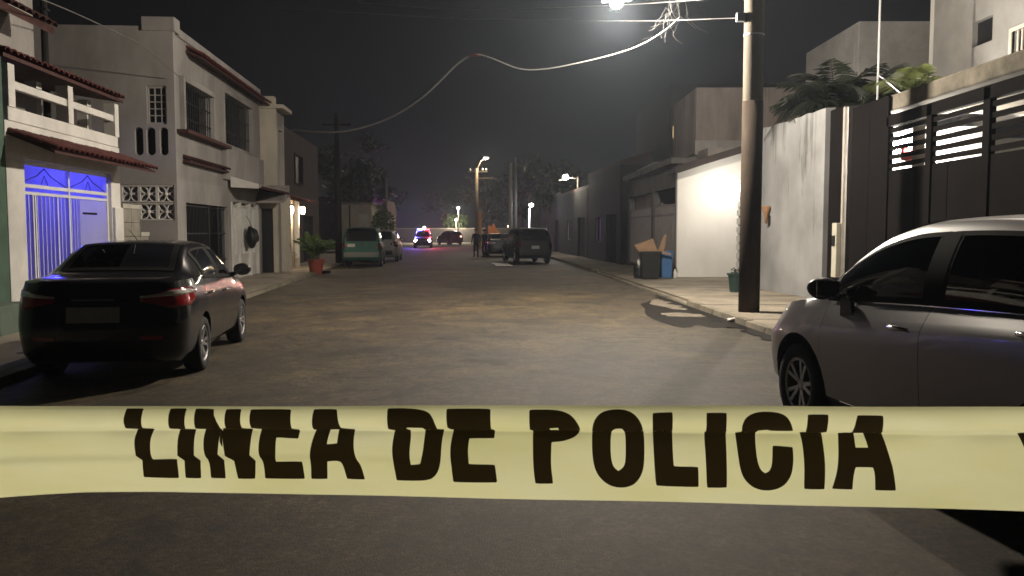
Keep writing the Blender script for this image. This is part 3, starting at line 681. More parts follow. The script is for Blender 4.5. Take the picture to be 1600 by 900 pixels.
def wrap(bvh, rays, nu, nv, off, thick=0.012):
    """a shell of some thickness lying on the body: rays(u,v) -> (origin, direction)"""
    vs = []; fs = []; ok = True
    for lay in (0, 1):
        for i in range(nu + 1):
            for j in range(nv + 1):
                o, d = rays(i / nu, j / nv); d = d.normalized(); h = bvh.ray_cast(o, d, 6)
                p = h[0] if h[0] is not None else o + d * 1.0
                vs.append(p - d * (off if lay == 0 else off - thick))
    n = (nu + 1) * (nv + 1); g = lambda i, j, k: k * n + i * (nv + 1) + j
    for i in range(nu):
        for j in range(nv):
            fs.append((g(i, j, 0), g(i + 1, j, 0), g(i + 1, j + 1, 0), g(i, j + 1, 0)))
    for i in range(nu):
        fs.append((g(i, 0, 0), g(i, 0, 1), g(i + 1, 0, 1), g(i + 1, 0, 0))); fs.append((g(i, nv, 0), g(i + 1, nv, 0), g(i + 1, nv, 1), g(i, nv, 1)))
    for j in range(nv):
        fs.append((g(0, j, 0), g(0, j + 1, 0), g(0, j + 1, 1), g(0, j, 1))); fs.append((g(nu, j, 0), g(nu, j, 1), g(nu, j + 1, 1), g(nu, j + 1, 0)))
    return MB().add(vs, fs)

def wheel_meshes(r, w, spokes=5, rim_m=RIMMAT):
    ty = MB(); ty.lathe([(r * 0.64, -w * 0.42), (r * 0.7, -w * 0.5), (r * 0.93, -w * 0.5), (r * 0.99, -w * 0.36), (r, -w * 0.15), (r, w * 0.15), (r * 0.99, w * 0.36), (r * 0.93, w * 0.5), (r * 0.7, w * 0.5), (r * 0.64, w * 0.42), (r * 0.64, -w * 0.42)], 40, axis='x')
    rm = MB(); rm.lathe([(r * 0.66, w * 0.44), (r * 0.63, w * 0.47), (r * 0.58, w * 0.42), (r * 0.57, 0), (r * 0.57, -w * 0.4)], 40, axis='x')
    rm.lathe([(0, w * 0.36), (r * 0.1, w * 0.36), (r * 0.16, w * 0.3), (r * 0.17, w * 0.1)], 20, axis='x')
    for k in range(spokes):
        for dq in (-0.13, 0.13):
            q = 2 * math.pi * k / spokes
            a0, a1 = q + dq * 0.8, q + dq * 1.7
            ca, sa, cb, sb = math.cos(a0), math.sin(a0), math.cos(a1), math.sin(a1)
            def sec(rr, c_, s_, hw, x0, x1):
                return [(x0, rr * c_ + hw * s_, rr * s_ - hw * c_), (x1, rr * c_ + hw * s_, rr * s_ - hw * c_), (x1, rr * c_ - hw * s_, rr * s_ + hw * c_), (x0, rr * c_ - hw * s_, rr * s_ + hw * c_)]
            rm.hexa(sec(r * 0.13, ca, sa, r * 0.045, w * 0.15, w * 0.34), sec(r * 0.6, cb, sb, r * 0.05, w * 0.22, w * 0.42))
    dk = MB(); dk.lathe([(0, -w * 0.05), (r * 0.57, -w * 0.05)], 24, axis='x')
    return ty.mesh('tyre', RUBBER, True), rm.mesh('rim', rim_m, False), dk.mesh('brake_disc', DARK)

def make_car(name, label, cat, keys, paint, axles, wr, wx, cowl, roof_f, rwin, side_wins, doors, detail=True, lean=(0.12, 0.1), group=None,
             glass_m=None, spokes=5, ny=84, seats=True, arch=None, crease=False):
    """returns (root Empty, Shell, BVH)"""
    root = thing(name, label, cat, group=group)
    sh = Shell(keys, *lean); sh.crease = crease; ts = sh.ts(); nt = len(ts)
    L = sh.L; arch = arch or wr + 0.055
    gm = glass_m or glass('car_glass', (0.16, 0.17, 0.18))
    ys = sorted(set([round(L * i / ny, 4) for i in range(ny + 1)] + [0.03, 0.06, L - 0.03, L - 0.06] + [y for dd in doors for y in dd]))
    fixed = {y for dd in doors for y in dd}
    ys = [y for y in ys if y in fixed or all(abs(y - q) > 0.014 for q in fixed)]
    V = []; idx = {}
    F = []; mi = []; doorf = {k: [] for k in range(2 * len(doors))}
    for i, y in enumerate(ys):
        for side in (1, -1):
            for j, t in enumerate(ts):
                if side == -1 and j in (0, nt - 1): idx[i, side, j] = idx[i, 1, j]; continue
                idx[i, side, j] = len(V); V.append(sh.pt(y, t, side))
    sideT = lambda t: 4.10 < t < 4.82
    for i in range(len(ys) - 1):
        ym = (ys[i] + ys[i + 1]) / 2
        for side in (1, -1):
            for j in range(nt - 1):
                tm = (ts[j] + ts[j + 1]) / 2
                q = (idx[i, side, j], idx[i + 1, side, j], idx[i + 1, side, j + 1], idx[i, side, j + 1])
                if side == 1: q = q[::-1]
                c = sum((V[k] for k in q), Vector()) / 4
                if any(abs(c.x) > 0.45 and (c.y - a) ** 2 + (c.z - wr) ** 2 < arch ** 2 for a in axles) and tm < 4: continue
                if seats and sideT(tm) and any(a + 0.06 < ym < b - 0.06 for a, b in side_wins): continue
                if seats and tm > 5.32 and (roof_f + 0.06 < ym < cowl - 0.07 or rwin[0] + 0.06 < ym < rwin[1] - 0.06): continue
                hit = None
                for k, (a, b) in enumerate(doors):
                    if a < ym < b and 2.05 < tm < 4.0: hit = 2 * k + (0 if side == 1 else 1)
                if hit is not None: doorf[hit].append(q)
                else: F.append(q); mi.append(0)
    for i, s in ((0, 1), (len(ys) - 1, -1)):   # end caps
        for j in range(nt - 1):
            q = (idx[i, 1, j], idx[i, 1, j + 1], idx[i, -1, j + 1], idx[i, -1, j])
            if len(set(q)) < 3: continue
            q = tuple(dict.fromkeys(q)); F.append(q if s == 1 else q[::-1]); mi.append(0)
    # arches: snap the vertices left on the cut edges onto the circle
    cnt = {}
    for f in F + [q for v in doorf.values() for q in v]:
        for k in range(len(f)):
            e = tuple(sorted((f[k], f[(k + 1) % len(f)]))); cnt[e] = cnt.get(e, 0) + 1
    for e, n in cnt.items():
        if n != 1: continue
        for k in e:
            p = V[k]
            for a in axles:
                r_ = math.hypot(p.y - a, p.z - wr)
                if abs(p.x) > 0.45 and abs(r_ - arch) < 0.13 and p.z < 1.0:
                    p.y, p.z = a + (p.y - a) * arch / r_, wr + (p.z - wr) * arch / r_
    for k, fs in doorf.items():      # dark backing behind each door so that its gap reads as a seam
        if not fs: continue
        used = {}; vs2 = []
        for q in fs:
            qq = []
            for v in q:
                if v not in used:
                    used[v] = len(V) + len(vs2); vs2.append(Vector((V[v].x * 0.982, V[v].y, V[v].z)))
                qq.append(used[v])
            F.append(tuple(qq)); mi.append(1)
        V += vs2
    mb = MB(); mb.v = [tuple(v) for v in V]; mb.f = F; mb.m = mi
    # floor pan and arch liners
    for a in axles:
        for s in (1, -1):
            n = 16; vs = []; fs = []
            for k in range(n + 1):
                qn = math.pi * k / n
                for x in (0.93 * sh.par(a)[3], 0.45): vs.append((s * x, a + (arch + 0.004) * math.cos(qn), wr + (arch + 0.004) * math.sin(qn)))
            for k in range(n): fs.append((2 * k, 2 * k + 1, 2 * k + 3, 2 * k + 2))
            mb.add(vs, fs, 1)
    body = mb.build('body', [paint, DARK], root, smooth=True, fix=False)
    try:
        body.data.set_sharp_from_angle(angle=R(48))
    except Exception: pass
    bvh = BVHTree.FromPolygons([tuple(v) for v in mb.v], [f for f, m_ in zip(mb.f, mb.m) if m_ == 0] + [q for v in doorf.values() for q in v])
    for k, fs in doorf.items():
        if not fs: continue
        used = {}; vs2 = []; f2 = []
        for q in fs:
            for v in q:
                if v not in used: used[v] = len(vs2); vs2.append(V[v].copy())
            f2.append(tuple(used[v] for v in q))
        a, b = doors[k // 2]; zt_ = max(v.z for v in vs2); zb_ = min(v.z for v in vs2)
        for v in vs2:   # shut line
            if v.y < a + 1e-3: v.y += 0.0028
            if v.y > b - 1e-3: v.y -= 0.0028
            if v.z < zb_ + 0.03: v.z += 0.006
        d = MB().add(vs2, f2).build('door', paint, root, smooth=True, fix=False)
        side = 1 if k % 2 == 0 else -1
        if detail:
            yh = a + 0.16; t_ = 3.55 if not crease else 3.3
            p = sh.pt(yh + 0.08, t_, side)
            hm = MB().tube([p + Vector((0.0, -0.09, 0)), p + Vector((side * 0.035, -0.06, 0.004)), p + Vector((side * 0.035, 0.06, 0.004)), p + Vector((0.0, 0.09, 0))], [0.012, 0.015, 0.015, 0.012], 8)
            hm.build('handle', CHROME, d, smooth=True)
    # windows
    for (a, b) in side_wins:
        for side in (1, -1):
            w = patch(sh, lambda u, v: (a + (b - a) * u, 4.07 + 0.78 * v), 14, 6, 0.006, side).build('side_window', gm, root, smooth=True, fix=False)
            if detail:
                tr = MB()
                for (t0, t1, a0, b0) in ((4.0, 4.1, a - 0.03, b + 0.03), (4.83, 4.885, a - 0.03, b + 0.03)):
                    p = patch(sh, lambda u, v: (a0 + (b0 - a0) * u, t0 + (t1 - t0) * v), 14, 1, 0.009, side); tr.add(p.v, p.f)
                for (a0, b0) in ((a - 0.035, a + 0.06), (b - 0.06, b + 0.035)):
                    p = patch(sh, lambda u, v: (a0 + (b0 - a0) * u, 4.0 + 0.88 * v), 2, 6, 0.008, side); tr.add(p.v, p.f)
                tr.build('window_trim', PILLAR, w, smooth=True, fix=False)
    for nm, y0, y1 in (('windscreen', roof_f, cowl), ('rear_window', rwin[0], rwin[1])):
        mbw = MB()
        for side in (1, -1):
            p = patch(sh, lambda u, v: (y0 + (y1 - y0) * u, 5.2 + 0.7999 * v), 14, 8, 0.006, side); mbw.add(p.v, p.f)
        w = mbw.build(nm, gm, root, smooth=True, fix=False)
        if detail:
            tr = MB()
            for side in (1, -1):
                p = patch(sh, lambda u, v: (y0 + (y1 - y0) * u, 5.17 + 0.16 * v), 14, 2, 0.008, side); tr.add(p.v, p.f)
                for (a0, b0) in ((y0 - 0.01, y0 + 0.07), (y1 - 0.07, y1 + 0.01)):
                    p = patch(sh, lambda u, v: (a0 + (b0 - a0) * u, 5.17 + 0.8299 * v), 2, 8, 0.0085, side); tr.add(p.v, p.f)
            tr.build('window_trim', PILLAR, w, smooth=True, fix=False)
    # wheels
    ty, rm, dk = wheel_meshes(wr, 0.2, spokes)
    for a in axles:
        for s in (1, -1):
            wh = empty('wheel', root, (s * wx, a, wr), (0, 0, 0 if s == 1 else math.pi))
            obj('tyre', ty, wh); obj('rim', rm, wh); obj('brake_disc', dk, wh)
    if seats:
        fl = MB().box(-0.7, 0.7, axles[0] + 0.25, axles[1] - 0.3, 0.3, 0.36); fl.build('cabin_floor', DARK, root)
        zs = sh.par(L * 0.5)[6] - 0.12
        mbd = MB().box(-0.66, 0.66, cowl - 0.55, cowl - 0.1, zs - 0.25, zs + 0.06); mbd.build('dashboard', DARK, root, bevel=0.03)
        sm = MB(); sm.box(-0.25, 0.25, -0.02, 0.5, 0.36, 0.6); sm.hexa([(-0.25, -0.18, 0.55), (0.25, -0.18, 0.55), (0.25, 0.02, 0.55), (-0.25, 0.02, 0.55)], [(-0.2, -0.36, zs + 0.17), (0.2, -0.36, zs + 0.17), (0.2, -0.24, zs + 0.17), (-0.2, -0.24, zs + 0.17)])
        sm.hexa([(-0.13, -0.37, zs + 0.2), (0.13, -0.37, zs + 0.2), (0.13, -0.27, zs + 0.2), (-0.13, -0.27, zs + 0.2)], [(-0.11, -0.38, zs + 0.38), (0.11, -0.38, zs + 0.38), (0.11, -0.29, zs + 0.38), (-0.11, -0.29, zs + 0.38)])
        sme = sm.mesh('seat', FABRIC)
        mid = (roof_f + rwin[1]) / 2
        for x in (-0.37, 0.37):
            for y in (mid + 0.55, mid - 0.3):
                o = obj('seat', sme, root, (x, y, 0)); b = o.modifiers.new('bevel', 'BEVEL'); b.width = 0.04; b.segments = 2
        MB().tube([(-0.37 + 0.17 * math.cos(q), cowl - 0.62 + 0.05 * math.sin(q), zs - 0.02 + 0.16 * math.sin(q)) for q in [2 * math.pi * k / 16 for k in range(17)]], 0.014, 6).build('steering_wheel', DARK, root)
    return root, sh, bvh

def mirror(root, sh, y, side, m=TRIM, foot=True):
    p = sh.pt(y, 4.0, side)
    me = rock('mirror', 0.12, 0.075, 0.085, m, 11, 0.03, 3)
    o = obj('mirror', me, root, p + Vector((side * 0.15, 0.02, 0.10)))
    MB().tube([p + Vector((-side * 0.02, 0, 0.02)), p + Vector((side * 0.07, 0.01, 0.05))], [0.035, 0.028], 8).build('mirror_arm', m, o, loc=-o.location)
    MB().box(-0.09, 0.09, -0.082, -0.078, -0.06, 0.06).build('mirror_glass', CHROME, o)
    return o

TAIL = mat('tail_lens_red', (0.28, 0.008, 0.01), 0.12, 0.1, 6, coat=0.6)
CLEARLENS = mat('clear_lens', (0.75, 0.72, 0.68), 0.1, 0.1, 6, coat=0.8, metal=0.4)
DIMLENS = mat('dim_lens', (0.06, 0.006, 0.007), 0.2, 0.1, 4)
PLATE = mat('plate_metal', (0.4, 0.39, 0.37), 0.5, 0.15, 12)
def tail_light(root, bvh, side, y_wrap, x_in, z0, z1, lens=TAIL, split=None, cap=None):
    """a lens from the tail face round the corner on to the side"""
    cx, cy = side * 0.35, 0.85
    a0 = math.atan2(-cy - 0.0, side * x_in - cx); 
    def fr(za, zb, taper=0.0):
        def rays(u, v):
            p0 = Vector((side * x_in, -0.3, 0)); p1 = Vector((side * 1.2, y_wrap, 0))
            corner = Vector((side * 1.05, -0.2, 0))
            q = p0 * (1 - u) ** 2 + corner * 2 * u * (1 - u) + p1 * u * u
            z = za + (zb - za) * v
            zc = z0 + 0.62 * (z1 - z0); k_ = (0.35 + 0.65 * min(1, u / 0.4)) * (1 if u < 0.72 else 1 - 0.55 * (u - 0.72) / 0.28)
            z = zc + (z - zc) * k_ + taper * (u - 0.5) * 0.6
            tgt = Vector((side * 0.30, 0.75, 0)) * (0.55) + Vector((side * x_in, 0.75, 0)) * 0.45
            d = tgt - q; d.z = 0
            if u < 0.35: d = d.lerp(Vector((0, 1, 0)), 1 - u / 0.35)
            return Vector((q.x, q.y, z)), d
        return rays
    o = wrap(bvh, fr(z0, z1, 0.05), 16, 5, 0.006, 0.012).build('taillight', lens, root, smooth=True)
    if split:
        wrap(bvh, fr(split[0], split[1], 0.05), 14, 3, 0.011, 0.016).build('reversing_lens', CLEARLENS, o, smooth=True)
    return o
def flat_on_tail(bvh, name, m, parent, x0, x1, z0, z1, off=0.008, th=0.02, nu=6, nv=3):
    return wrap(bvh, lambda u, v: (Vector((x0 + (x1 - x0) * u, -1, z0 + (z1 - z0) * v)), Vector((0, 1, 0))), nu, nv, off, th).build(name, m, parent)
def flat_on_front(bvh, name, m, parent, L, x0, x1, z0, z1, off=0.008, th=0.02, nu=6, nv=3):
    return wrap(bvh, lambda u, v: (Vector((x0 + (x1 - x0) * u, L + 1, z0 + (z1 - z0) * v)), Vector((0, -1, 0))), nu, nv, off, th).build(name, m, parent)

SEDAN = [
 (0.00, .46, .30, .48, .34, .68, .30, 1.03, .27, 1.06, 1.065),
 (0.03, .36, .54, .40, .59, .68, .53, 1.05, .47, 1.075, 1.08),
 (0.08, .29, .68, .36, .73, .68, .66, 1.065, .57, 1.09, 1.095),
 (0.16, .24, .77, .33, .81, .68, .735, 1.075, .62, 1.10, 1.11),
 (0.28, .21, .82, .31, .865, .67, .79, 1.085, .655, 1.115, 1.12),
 (0.50, .20, .84, .30, .885, .67, .81, 1.085, .66, 1.12, 1.13),
 (0.68, .20, .84, .29, .89, .67, .815, 1.08, .655, 1.15, 1.165),
 (1.10, .20, .84, .29, .89, .67, .815, 1.06, .605, 1.345, 1.38),
 (1.40, .20, .84, .29, .885, .67, .81, 1.045, .585, 1.435, 1.475),
 (2.00, .20, .84, .28, .88, .66, .81, 1.02, .585, 1.455, 1.50),
 (2.45, .20, .84, .28, .88, .65, .81, 1.00, .595, 1.42, 1.46),
 (2.80, .20, .84, .28, .88, .64, .81, .985, .62, 1.30, 1.335),
 (3.25, .20, .84, .28, .88, .63, .80, .965, .69, 1.01, 1.04),
 (3.40, .20, .84, .28, .88, .63, .80, .955, .70, .965, .995),
 (3.75, .20, .83, .28, .87, .62, .78, .92, .66, .935, .965),
 (4.10, .22, .78, .30, .82, .60, .70, .85, .58, .865, .89),
 (4.28, .25, .68, .34, .72, .58, .60, .76, .50, .775, .79),
 (4.36, .32, .50, .40, .56, .56, .48, .68, .42, .69, .70)]
CROSS = [
 (0.00, .50, .52, .55, .62, .80, .58, 1.12, .50, 1.16, 1.18),
 (0.05, .38, .70, .46, .77, .80, .72, 1.14, .58, 1.30, 1.33),
 (0.16, .30, .80, .40, .85, .80, .78, 1.16, .60, 1.47, 1.50),
 (0.40, .25, .84, .36, .885, .80, .81, 1.165, .61, 1.58, 1.625),
 (0.90, .23, .86, .34, .90, .79, .825, 1.155, .62, 1.635, 1.685),
 (1.60, .23, .86, .33, .90, .78, .83, 1.135, .63, 1.665, 1.715),
 (2.10, .23, .86, .33, .90, .77, .83, 1.115, .63, 1.65, 1.70),
 (2.50, .23, .86, .33, .90, .76, .83, 1.095, .64, 1.57, 1.615),
 (2.85, .23, .86, .33, .90, .75, .82, 1.075, .665, 1.41, 1.45),
 (3.25, .23, .86, .33, .90, .74, .82, 1.055, .715, 1.14, 1.17),
 (3.42, .23, .86, .33, .90, .74, .815, 1.045, .72, 1.06, 1.09),
 (3.75, .24, .85, .34, .89, .72, .80, 1.005, .69, 1.025, 1.055),
 (4.05, .26, .81, .36, .85, .69, .74, .94, .62, .965, .99),
 (4.24, .30, .70, .40, .74, .66, .63, .84, .53, .87, .89),
 (4.34, .38, .52, .46, .58, .64, .50, .74, .44, .76, .77)]
VAN = [
 (0.00, .45, .60, .50, .70, .85, .66, 1.08, .60, 1.30, 1.33),
 (0.05, .35, .76, .44, .82, .85, .78, 1.10, .66, 1.52, 1.55),
 (0.16, .28, .84, .38, .89, .85, .83, 1.11, .68, 1.66, 1.70),
 (0.50, .25, .87, .35, .92, .85, .85, 1.11, .69, 1.74, 1.78),
 (1.50, .25, .87, .35, .93, .85, .86, 1.10, .70, 1.76, 1.81),
 (2.60, .25, .87, .35, .93, .83, .86, 1.08, .69, 1.73, 1.78),
 (3.00, .25, .87, .35, .93, .82, .86, 1.07, .70, 1.62, 1.66),
 (3.60, .25, .87, .35, .92, .80, .85, 1.05, .74, 1.20, 1.24),
 (3.85, .26, .86, .36, .91, .78, .83, 1.03, .72, 1.06, 1.09),
 (4.30, .28, .80, .38, .85, .72, .75, .96, .64, .98, 1.0),
 (4.60, .36, .58, .44, .66, .68, .58, .84, .5, .86, .87)]
def paint(name, col, rough=0.3, metal=0.3): return mat(name, col, rough, 0.08, 2.0, metal=metal, coat=0.5, spec=0.5)
BLACKPAINT = paint('black_paint', (0.012, 0.012, 0.013), 0.22, 0.2)
SILVERPAINT = paint('silver_paint', (0.29, 0.285, 0.28), 0.36, 0.75)
TEALPAINT = paint('teal_paint', (0.012, 0.075, 0.06), 0.35, 0.2)
REARGLASS = mat('rear_glass', (0.012, 0.012, 0.013), 0.12, 0.1, 4, coat=0.3)
GREYPAINT = paint('grey_paint', (0.05, 0.05, 0.052), 0.35, 0.4)
WHITEPAINT = paint('white_car_paint', (0.24, 0.235, 0.23), 0.35, 0.1)
DARKPAINT = mat('dark_blue_paint', (0.006, 0.007, 0.009), 0.45, 0.1, 3)
REDPAINT = paint('dark_red_paint', (0.12, 0.012, 0.012), 0.35, 0.2)
def place(root, x, y, deg, z=0.0, axle=0.0):   # put the car so that the ground point under its rear axle centre is at x,y
    rz = R(deg); root.rotation_euler = (0, 0, rz); root.location = Vector((x, y, z)) - Matrix.Rotation(rz, 3, 'Z') @ Vector((0, axle, 0))

# ---------------- black sedan, seen from behind on the left
sed, sh, bvh = make_car('black_sedan', 'black four door sedan parked at the left kerb, seen from behind', 'car', SEDAN, BLACKPAINT, (0.92, 3.45), 0.315, 0.775,
    3.36, 2.5, (0.70, 1.34), [(1.22, 2.02), (2.1, 3.0)], [(1.15, 2.06), (2.06, 3.1)], glass_m=glass('sedan_glass', (0.5, 0.52, 0.53)))
for s in (1, -1): tail_light(sed, bvh, s, 0.42, 0.42, 0.80, 1.0, split=(0.93, 0.985))
flat_on_tail(bvh, 'number_plate', PLATE, sed, -0.30, 0.02 + 0.2, 0.66, 0.82, 0.01, 0.02)
pl = flat_on_tail(bvh, 'plate_recess', TRIM, sed, -0.40, 0.32, 0.63, 0.86, 0.003, 0.01)
flat_on_tail(bvh, 'bumper_trim', TRIM, sed, -0.52, 0.52, 0.33, 0.47, 0.01, 0.03, 10, 3)
for s in (1, -1): flat_on_tail(bvh, 'reflector', TAIL, sed, s * 0.42, s * 0.64, 0.475, 0.515, 0.012, 0.02)
flat_on_tail(bvh, 'boot_handle', CHROME, sed, -0.25, 0.17, 0.885, 0.905, 0.014, 0.02)
for s in (1, -1):
    mb = MB(); mb.tube([Vector((s * 0.47, 0.06 + 0.0, 0.60)), Vector((s * 0.47, 0.08, 1.03)), Vector((s * 0.50, 0.3, 1.115))], 0.004, 4); 
for s in (1, -1): mirror(sed, sh, 3.0, s)
MB().tube([(0.0, 1.5, 1.50), (0, 1.2, 1.62)], [0.006, 0.003], 6).build('aerial', TRIM, sed)
place(sed, -4.42, 9.45, 8.5, axle=0.92)

# ---------------- silver crossover, cropped by the right edge
KC = 1.055
CROSSL = []
for k_ in CROSS:      # the crease in the flank climbs from the front wheel to the belt line at the back
    zc = float(np.interp(k_[0], [0, 0.4, 0.9, 1.6, 2.1, 2.6, 3.1, 4.34], [0.95, 1.06, 1.03, 0.965, 0.905, 0.85, 0.80, k_[5]])) if k_[0] < 3.3 else k_[5]
    CROSSL.append((k_[0] * KC if k_[0] <= 3.42 else 3.608 + (k_[0] - 3.42) * 0.84,) + k_[1:5] + (zc, k_[6] - 0.02) + k_[7:])
cro, sh, bvh = make_car('silver_crossover', 'silver crossover parked at the right kerb, cropped by the photo edge', 'car', CROSSL, SILVERPAINT, (0.85, 3.58), 0.345, 0.785,
    3.54, 2.32, (0.05, 0.38), [(0.95, 1.93), (2.03, 3.22)], [(0.82, 1.98), (1.98, 3.22)], glass_m=glass('tinted_glass', (0.07, 0.075, 0.08)), arch=0.43, crease=True)
for s in (1, -1):
    tail_light(cro, bvh, s, 0.4, 0.45, 0.92, 1.1)
    mirror(cro, sh, 3.06, s)
    wrap(bvh, lambda u, v, s=s: (Vector((s * (0.38 + 0.5 * u), 5.25 - 0.6 * u * u, 0.78 + 0.14 * v)), Vector((-s * 0.25 * u, -1, 0)).normalized()), 8, 3, 0.006, 0.012).build('headlight', CLEARLENS, cro, smooth=True)
    p = patch(sh, lambda u, v: (1.90 + 0.16 * u, 4.02 + 0.86 * v), 3, 8, 0.0095, s); MB().add(p.v, p.f).build('door_pillar', PILLAR, cro, smooth=True, fix=False)
    MB().prism([(2.82, sh.pt(2.9, 3.75, s).z - 0.10), (3.0, sh.pt(2.9, 3.75, s).z - 0.12), (3.0, sh.pt(3, 4, s).z + 0.03), (2.93, sh.pt(2.9, 4, s).z + 0.05), (2.86, sh.pt(2.9, 4, s).z + 0.0)], s * (sh.pt(2.9, 3.7, s).x * s - 0.02), s * (sh.pt(2.9, 3.7, s).x * s + 0.012), 'x').build('mirror_foot', TRIM, cro)
    ch = MB(); p = patch(sh, lambda u, v: (0.95 + 2.08 * u, 3.985 + 0.03 * v), 24, 1, 0.012, s); ch.add(p.v, p.f); ch.build('belt_trim', CHROME, cro, smooth=True, fix=False)
    p = patch(sh, lambda u, v: (0.5 + 1.95 * u, 5.19 + 0.04 * v), 24, 1, 0.004, s); MB().add(p.v, p.f).build('roof_seam', TRIM, cro, smooth=True, fix=False)
place(cro, 3.60, 4.2, 8.0, axle=0.85)

# ---------------- car standing in the patio between the first two houses, only its roof shows
pat, sh, bvh = make_car('patio_car', 'car in the patio behind the sedan with only its roof showing', 'car', CROSS, paint('plum_paint', (0.1, 0.035, 0.05), 0.35, 0.3), (0.83, 3.42), 0.34, 0.785,
    3.36, 2.2, (0.05, 0.36), [(0.95, 1.9), (1.99, 3.05)], [], detail=False, ny=40)
place(pat, -9.15, 17.9, 94, z=0.09, axle=0.83)
pat.location = LB(19.4, 0.3, 0.09); pat.rotation_euler = (0, 0, AZL + R(90))
pat.location = LB(19.3, -0.2, 0.09) 

# ---------------- teal van, pale hatchback, dark SUV, pale car behind it, patrol car, red car
van, sh, bvh = make_car('teal_van', 'teal minivan with dark rear window parked beyond the potted palm', 'van', VAN, TEALPAINT, (0.85, 3.55), 0.33, 0.80, 3.8, 2.7, (0.04, 0.3), [(0.5, 1.5), (1.6, 2.6), (2.7, 3.3)], [], detail=False, ny=44)
for s in (1, -1): tail_light(van, bvh, s, 0.3, 0.66, 0.8, 1.1, lens=DIMLENS)
flat_on_tail(bvh, 'number_plate', PLATE, van, -0.62, -0.28, 0.92, 1.06, 0.012, 0.02)
flat_on_tail(bvh, 'bumper', mat('grey_bumper', (0.14, 0.15, 0.14), 0.6, 0.1, 4), van, -0.78, 0.78, 0.46, 0.68, 0.03, 0.05, 10, 3)
flat_on_tail(bvh, 'rear_wiper', TRIM, van, 0.0, 0.06, 0.95, 1.2, 0.02, 0.02)
flat_on_tail(bvh, 'rear_glass', REARGLASS, van, -0.68, 0.68, 1.17, 1.62, 0.012, 0.02, 10, 5)
place(van, -6.85, 38.2, 6, axle=0.85)
hat, sh, bvh = make_car('silver_hatchback', 'silver hatchback parked just ahead of the teal van', 'car', CROSS, WHITEPAINT, (0.83, 3.42), 0.33, 0.785, 3.36, 2.2, (0.05, 0.36), [(0.95, 1.9), (1.99, 3.05)], [], detail=False, ny=40)
for s in (1, -1): tail_light(hat, bvh, s, 0.35, 0.5, 0.8, 1.1, lens=DIMLENS); mirror(hat, sh, 3.0, s)
flat_on_tail(bvh, 'bumper', TRIM, hat, -0.6, 0.6, 0.4, 0.62, 0.03, 0.05, 10, 3)
flat_on_tail(bvh, 'rear_glass', REARGLASS, hat, -0.56, 0.56, 1.2, 1.5, 0.012, 0.02, 10, 5)
place(hat, -6.95, 44.6, 4, axle=0.83)
suv, sh, bvh = make_car('dark_suv', 'dark SUV parked on the right half of the street', 'car', VAN, DARKPAINT, (0.85, 3.55), 0.36, 0.80, 3.8, 2.7, (0.04, 0.3), [(0.5, 1.5), (1.6, 2.6), (2.7, 3.3)], [], detail=False, ny=44)
for s in (1, -1): tail_light(suv, bvh, s, 0.3, 0.66, 0.8, 1.1, lens=mat('dim_lens', (0.1, 0.01, 0.01), 0.2, 0.1, 4)); mirror(suv, sh, 3.2, s)
flat_on_tail(bvh, 'number_plate', PLATE, suv, -0.2, 0.2, 0.75, 0.9, 0.012, 0.02)
flat_on_tail(bvh, 'bumper', TRIM, suv, -0.78, 0.78, 0.46, 0.68, 0.03, 0.05, 10, 3)
flat_on_tail(bvh, 'rear_glass', REARGLASS, suv, -0.68, 0.68, 1.17, 1.62, 0.012, 0.02, 10, 5)
place(suv, 1.0, 42.3, 12, axle=0.85)
pal, sh, bvh = make_car('grey_sedan', 'grey sedan parked farther on behind the dark SUV', 'car', SEDAN, GREYPAINT, (0.92, 3.45), 0.315, 0.775, 3.36, 2.5, (0.70, 1.34), [(1.22, 2.02), (2.1, 3.0)], [], detail=False, ny=40)
for s in (1, -1): tail_light(pal, bvh, s, 0.35, 0.42, 0.8, 1.0, lens=CLEARLENS)
place(pal, -0.75, 53.0, 8, axle=0.92)
pol, sh, bvh = make_car('patrol_car', 'oncoming patrol car with lit headlights and red and blue roof lights', 'police car', CROSS, DARKPAINT, (0.83, 3.42), 0.34, 0.785, 3.36, 2.2, (0.05, 0.36), [(0.95, 1.9), (1.99, 3.05)], [], detail=False, ny=40)
HEAD = emit('headlight_glow', (1.0, 0.9, 0.72), 60)
for s in (1, -1):
    MB().lathe([(0, 0.05), (0.1, 0.03), (0.13, 0.0), (0, -0.1)], 14, c=(0, 0, 0)).build('headlight', HEAD, pol, (s * 0.66, 4.26, 0.74), (R(-90), 0, 0), smooth=True)
flat_on_front(bvh, 'grille', TRIM, pol, 4.34, -0.42, 0.42, 0.56, 0.74, 0.01, 0.02)
flat_on_front(bvh, 'bull_bar', STEEL, pol, 4.34, -0.5, 0.5, 0.76, 0.8, 0.03, 0.03)
lbr = MB().box(-0.62, 0.62, 1.55, 1.85, 1.72, 1.76).build('light_bar', TRIM, pol)
MB().box(0.08, 0.6, 1.57, 1.83, 1.76, 1.88).build('blue_light', emit('police_blue', (0.12, 0.12, 1.0), 30), lbr, bevel=0.03)
MB().box(-0.6, -0.08, 1.57, 1.83, 1.76, 1.88).build('red_light', emit('police_red', (1.0, 0.03, 0.05), 26), lbr, bevel=0.03)
lamp('blue_flash', (0.9, 1.7, 2.1), 800, (0.15, 0.12, 1.0), 0.2, parent=pol); lamp('red_flash', (-0.9, 1.7, 2.1), 700, (1.0, 0.05, 0.1), 0.2, parent=pol)
place(pol, -8.9, 84.0, 184, axle=0.83)
red, sh, bvh = make_car('red_car', 'dark red car standing at the far cross street', 'car', CROSS, REDPAINT, (0.83, 3.42), 0.34, 0.785, 3.36, 2.2, (0.05, 0.36), [(0.95, 1.9), (1.99, 3.05)], [], detail=False, ny=36)
place(red, -7.0, 101, 30, axle=0.83)
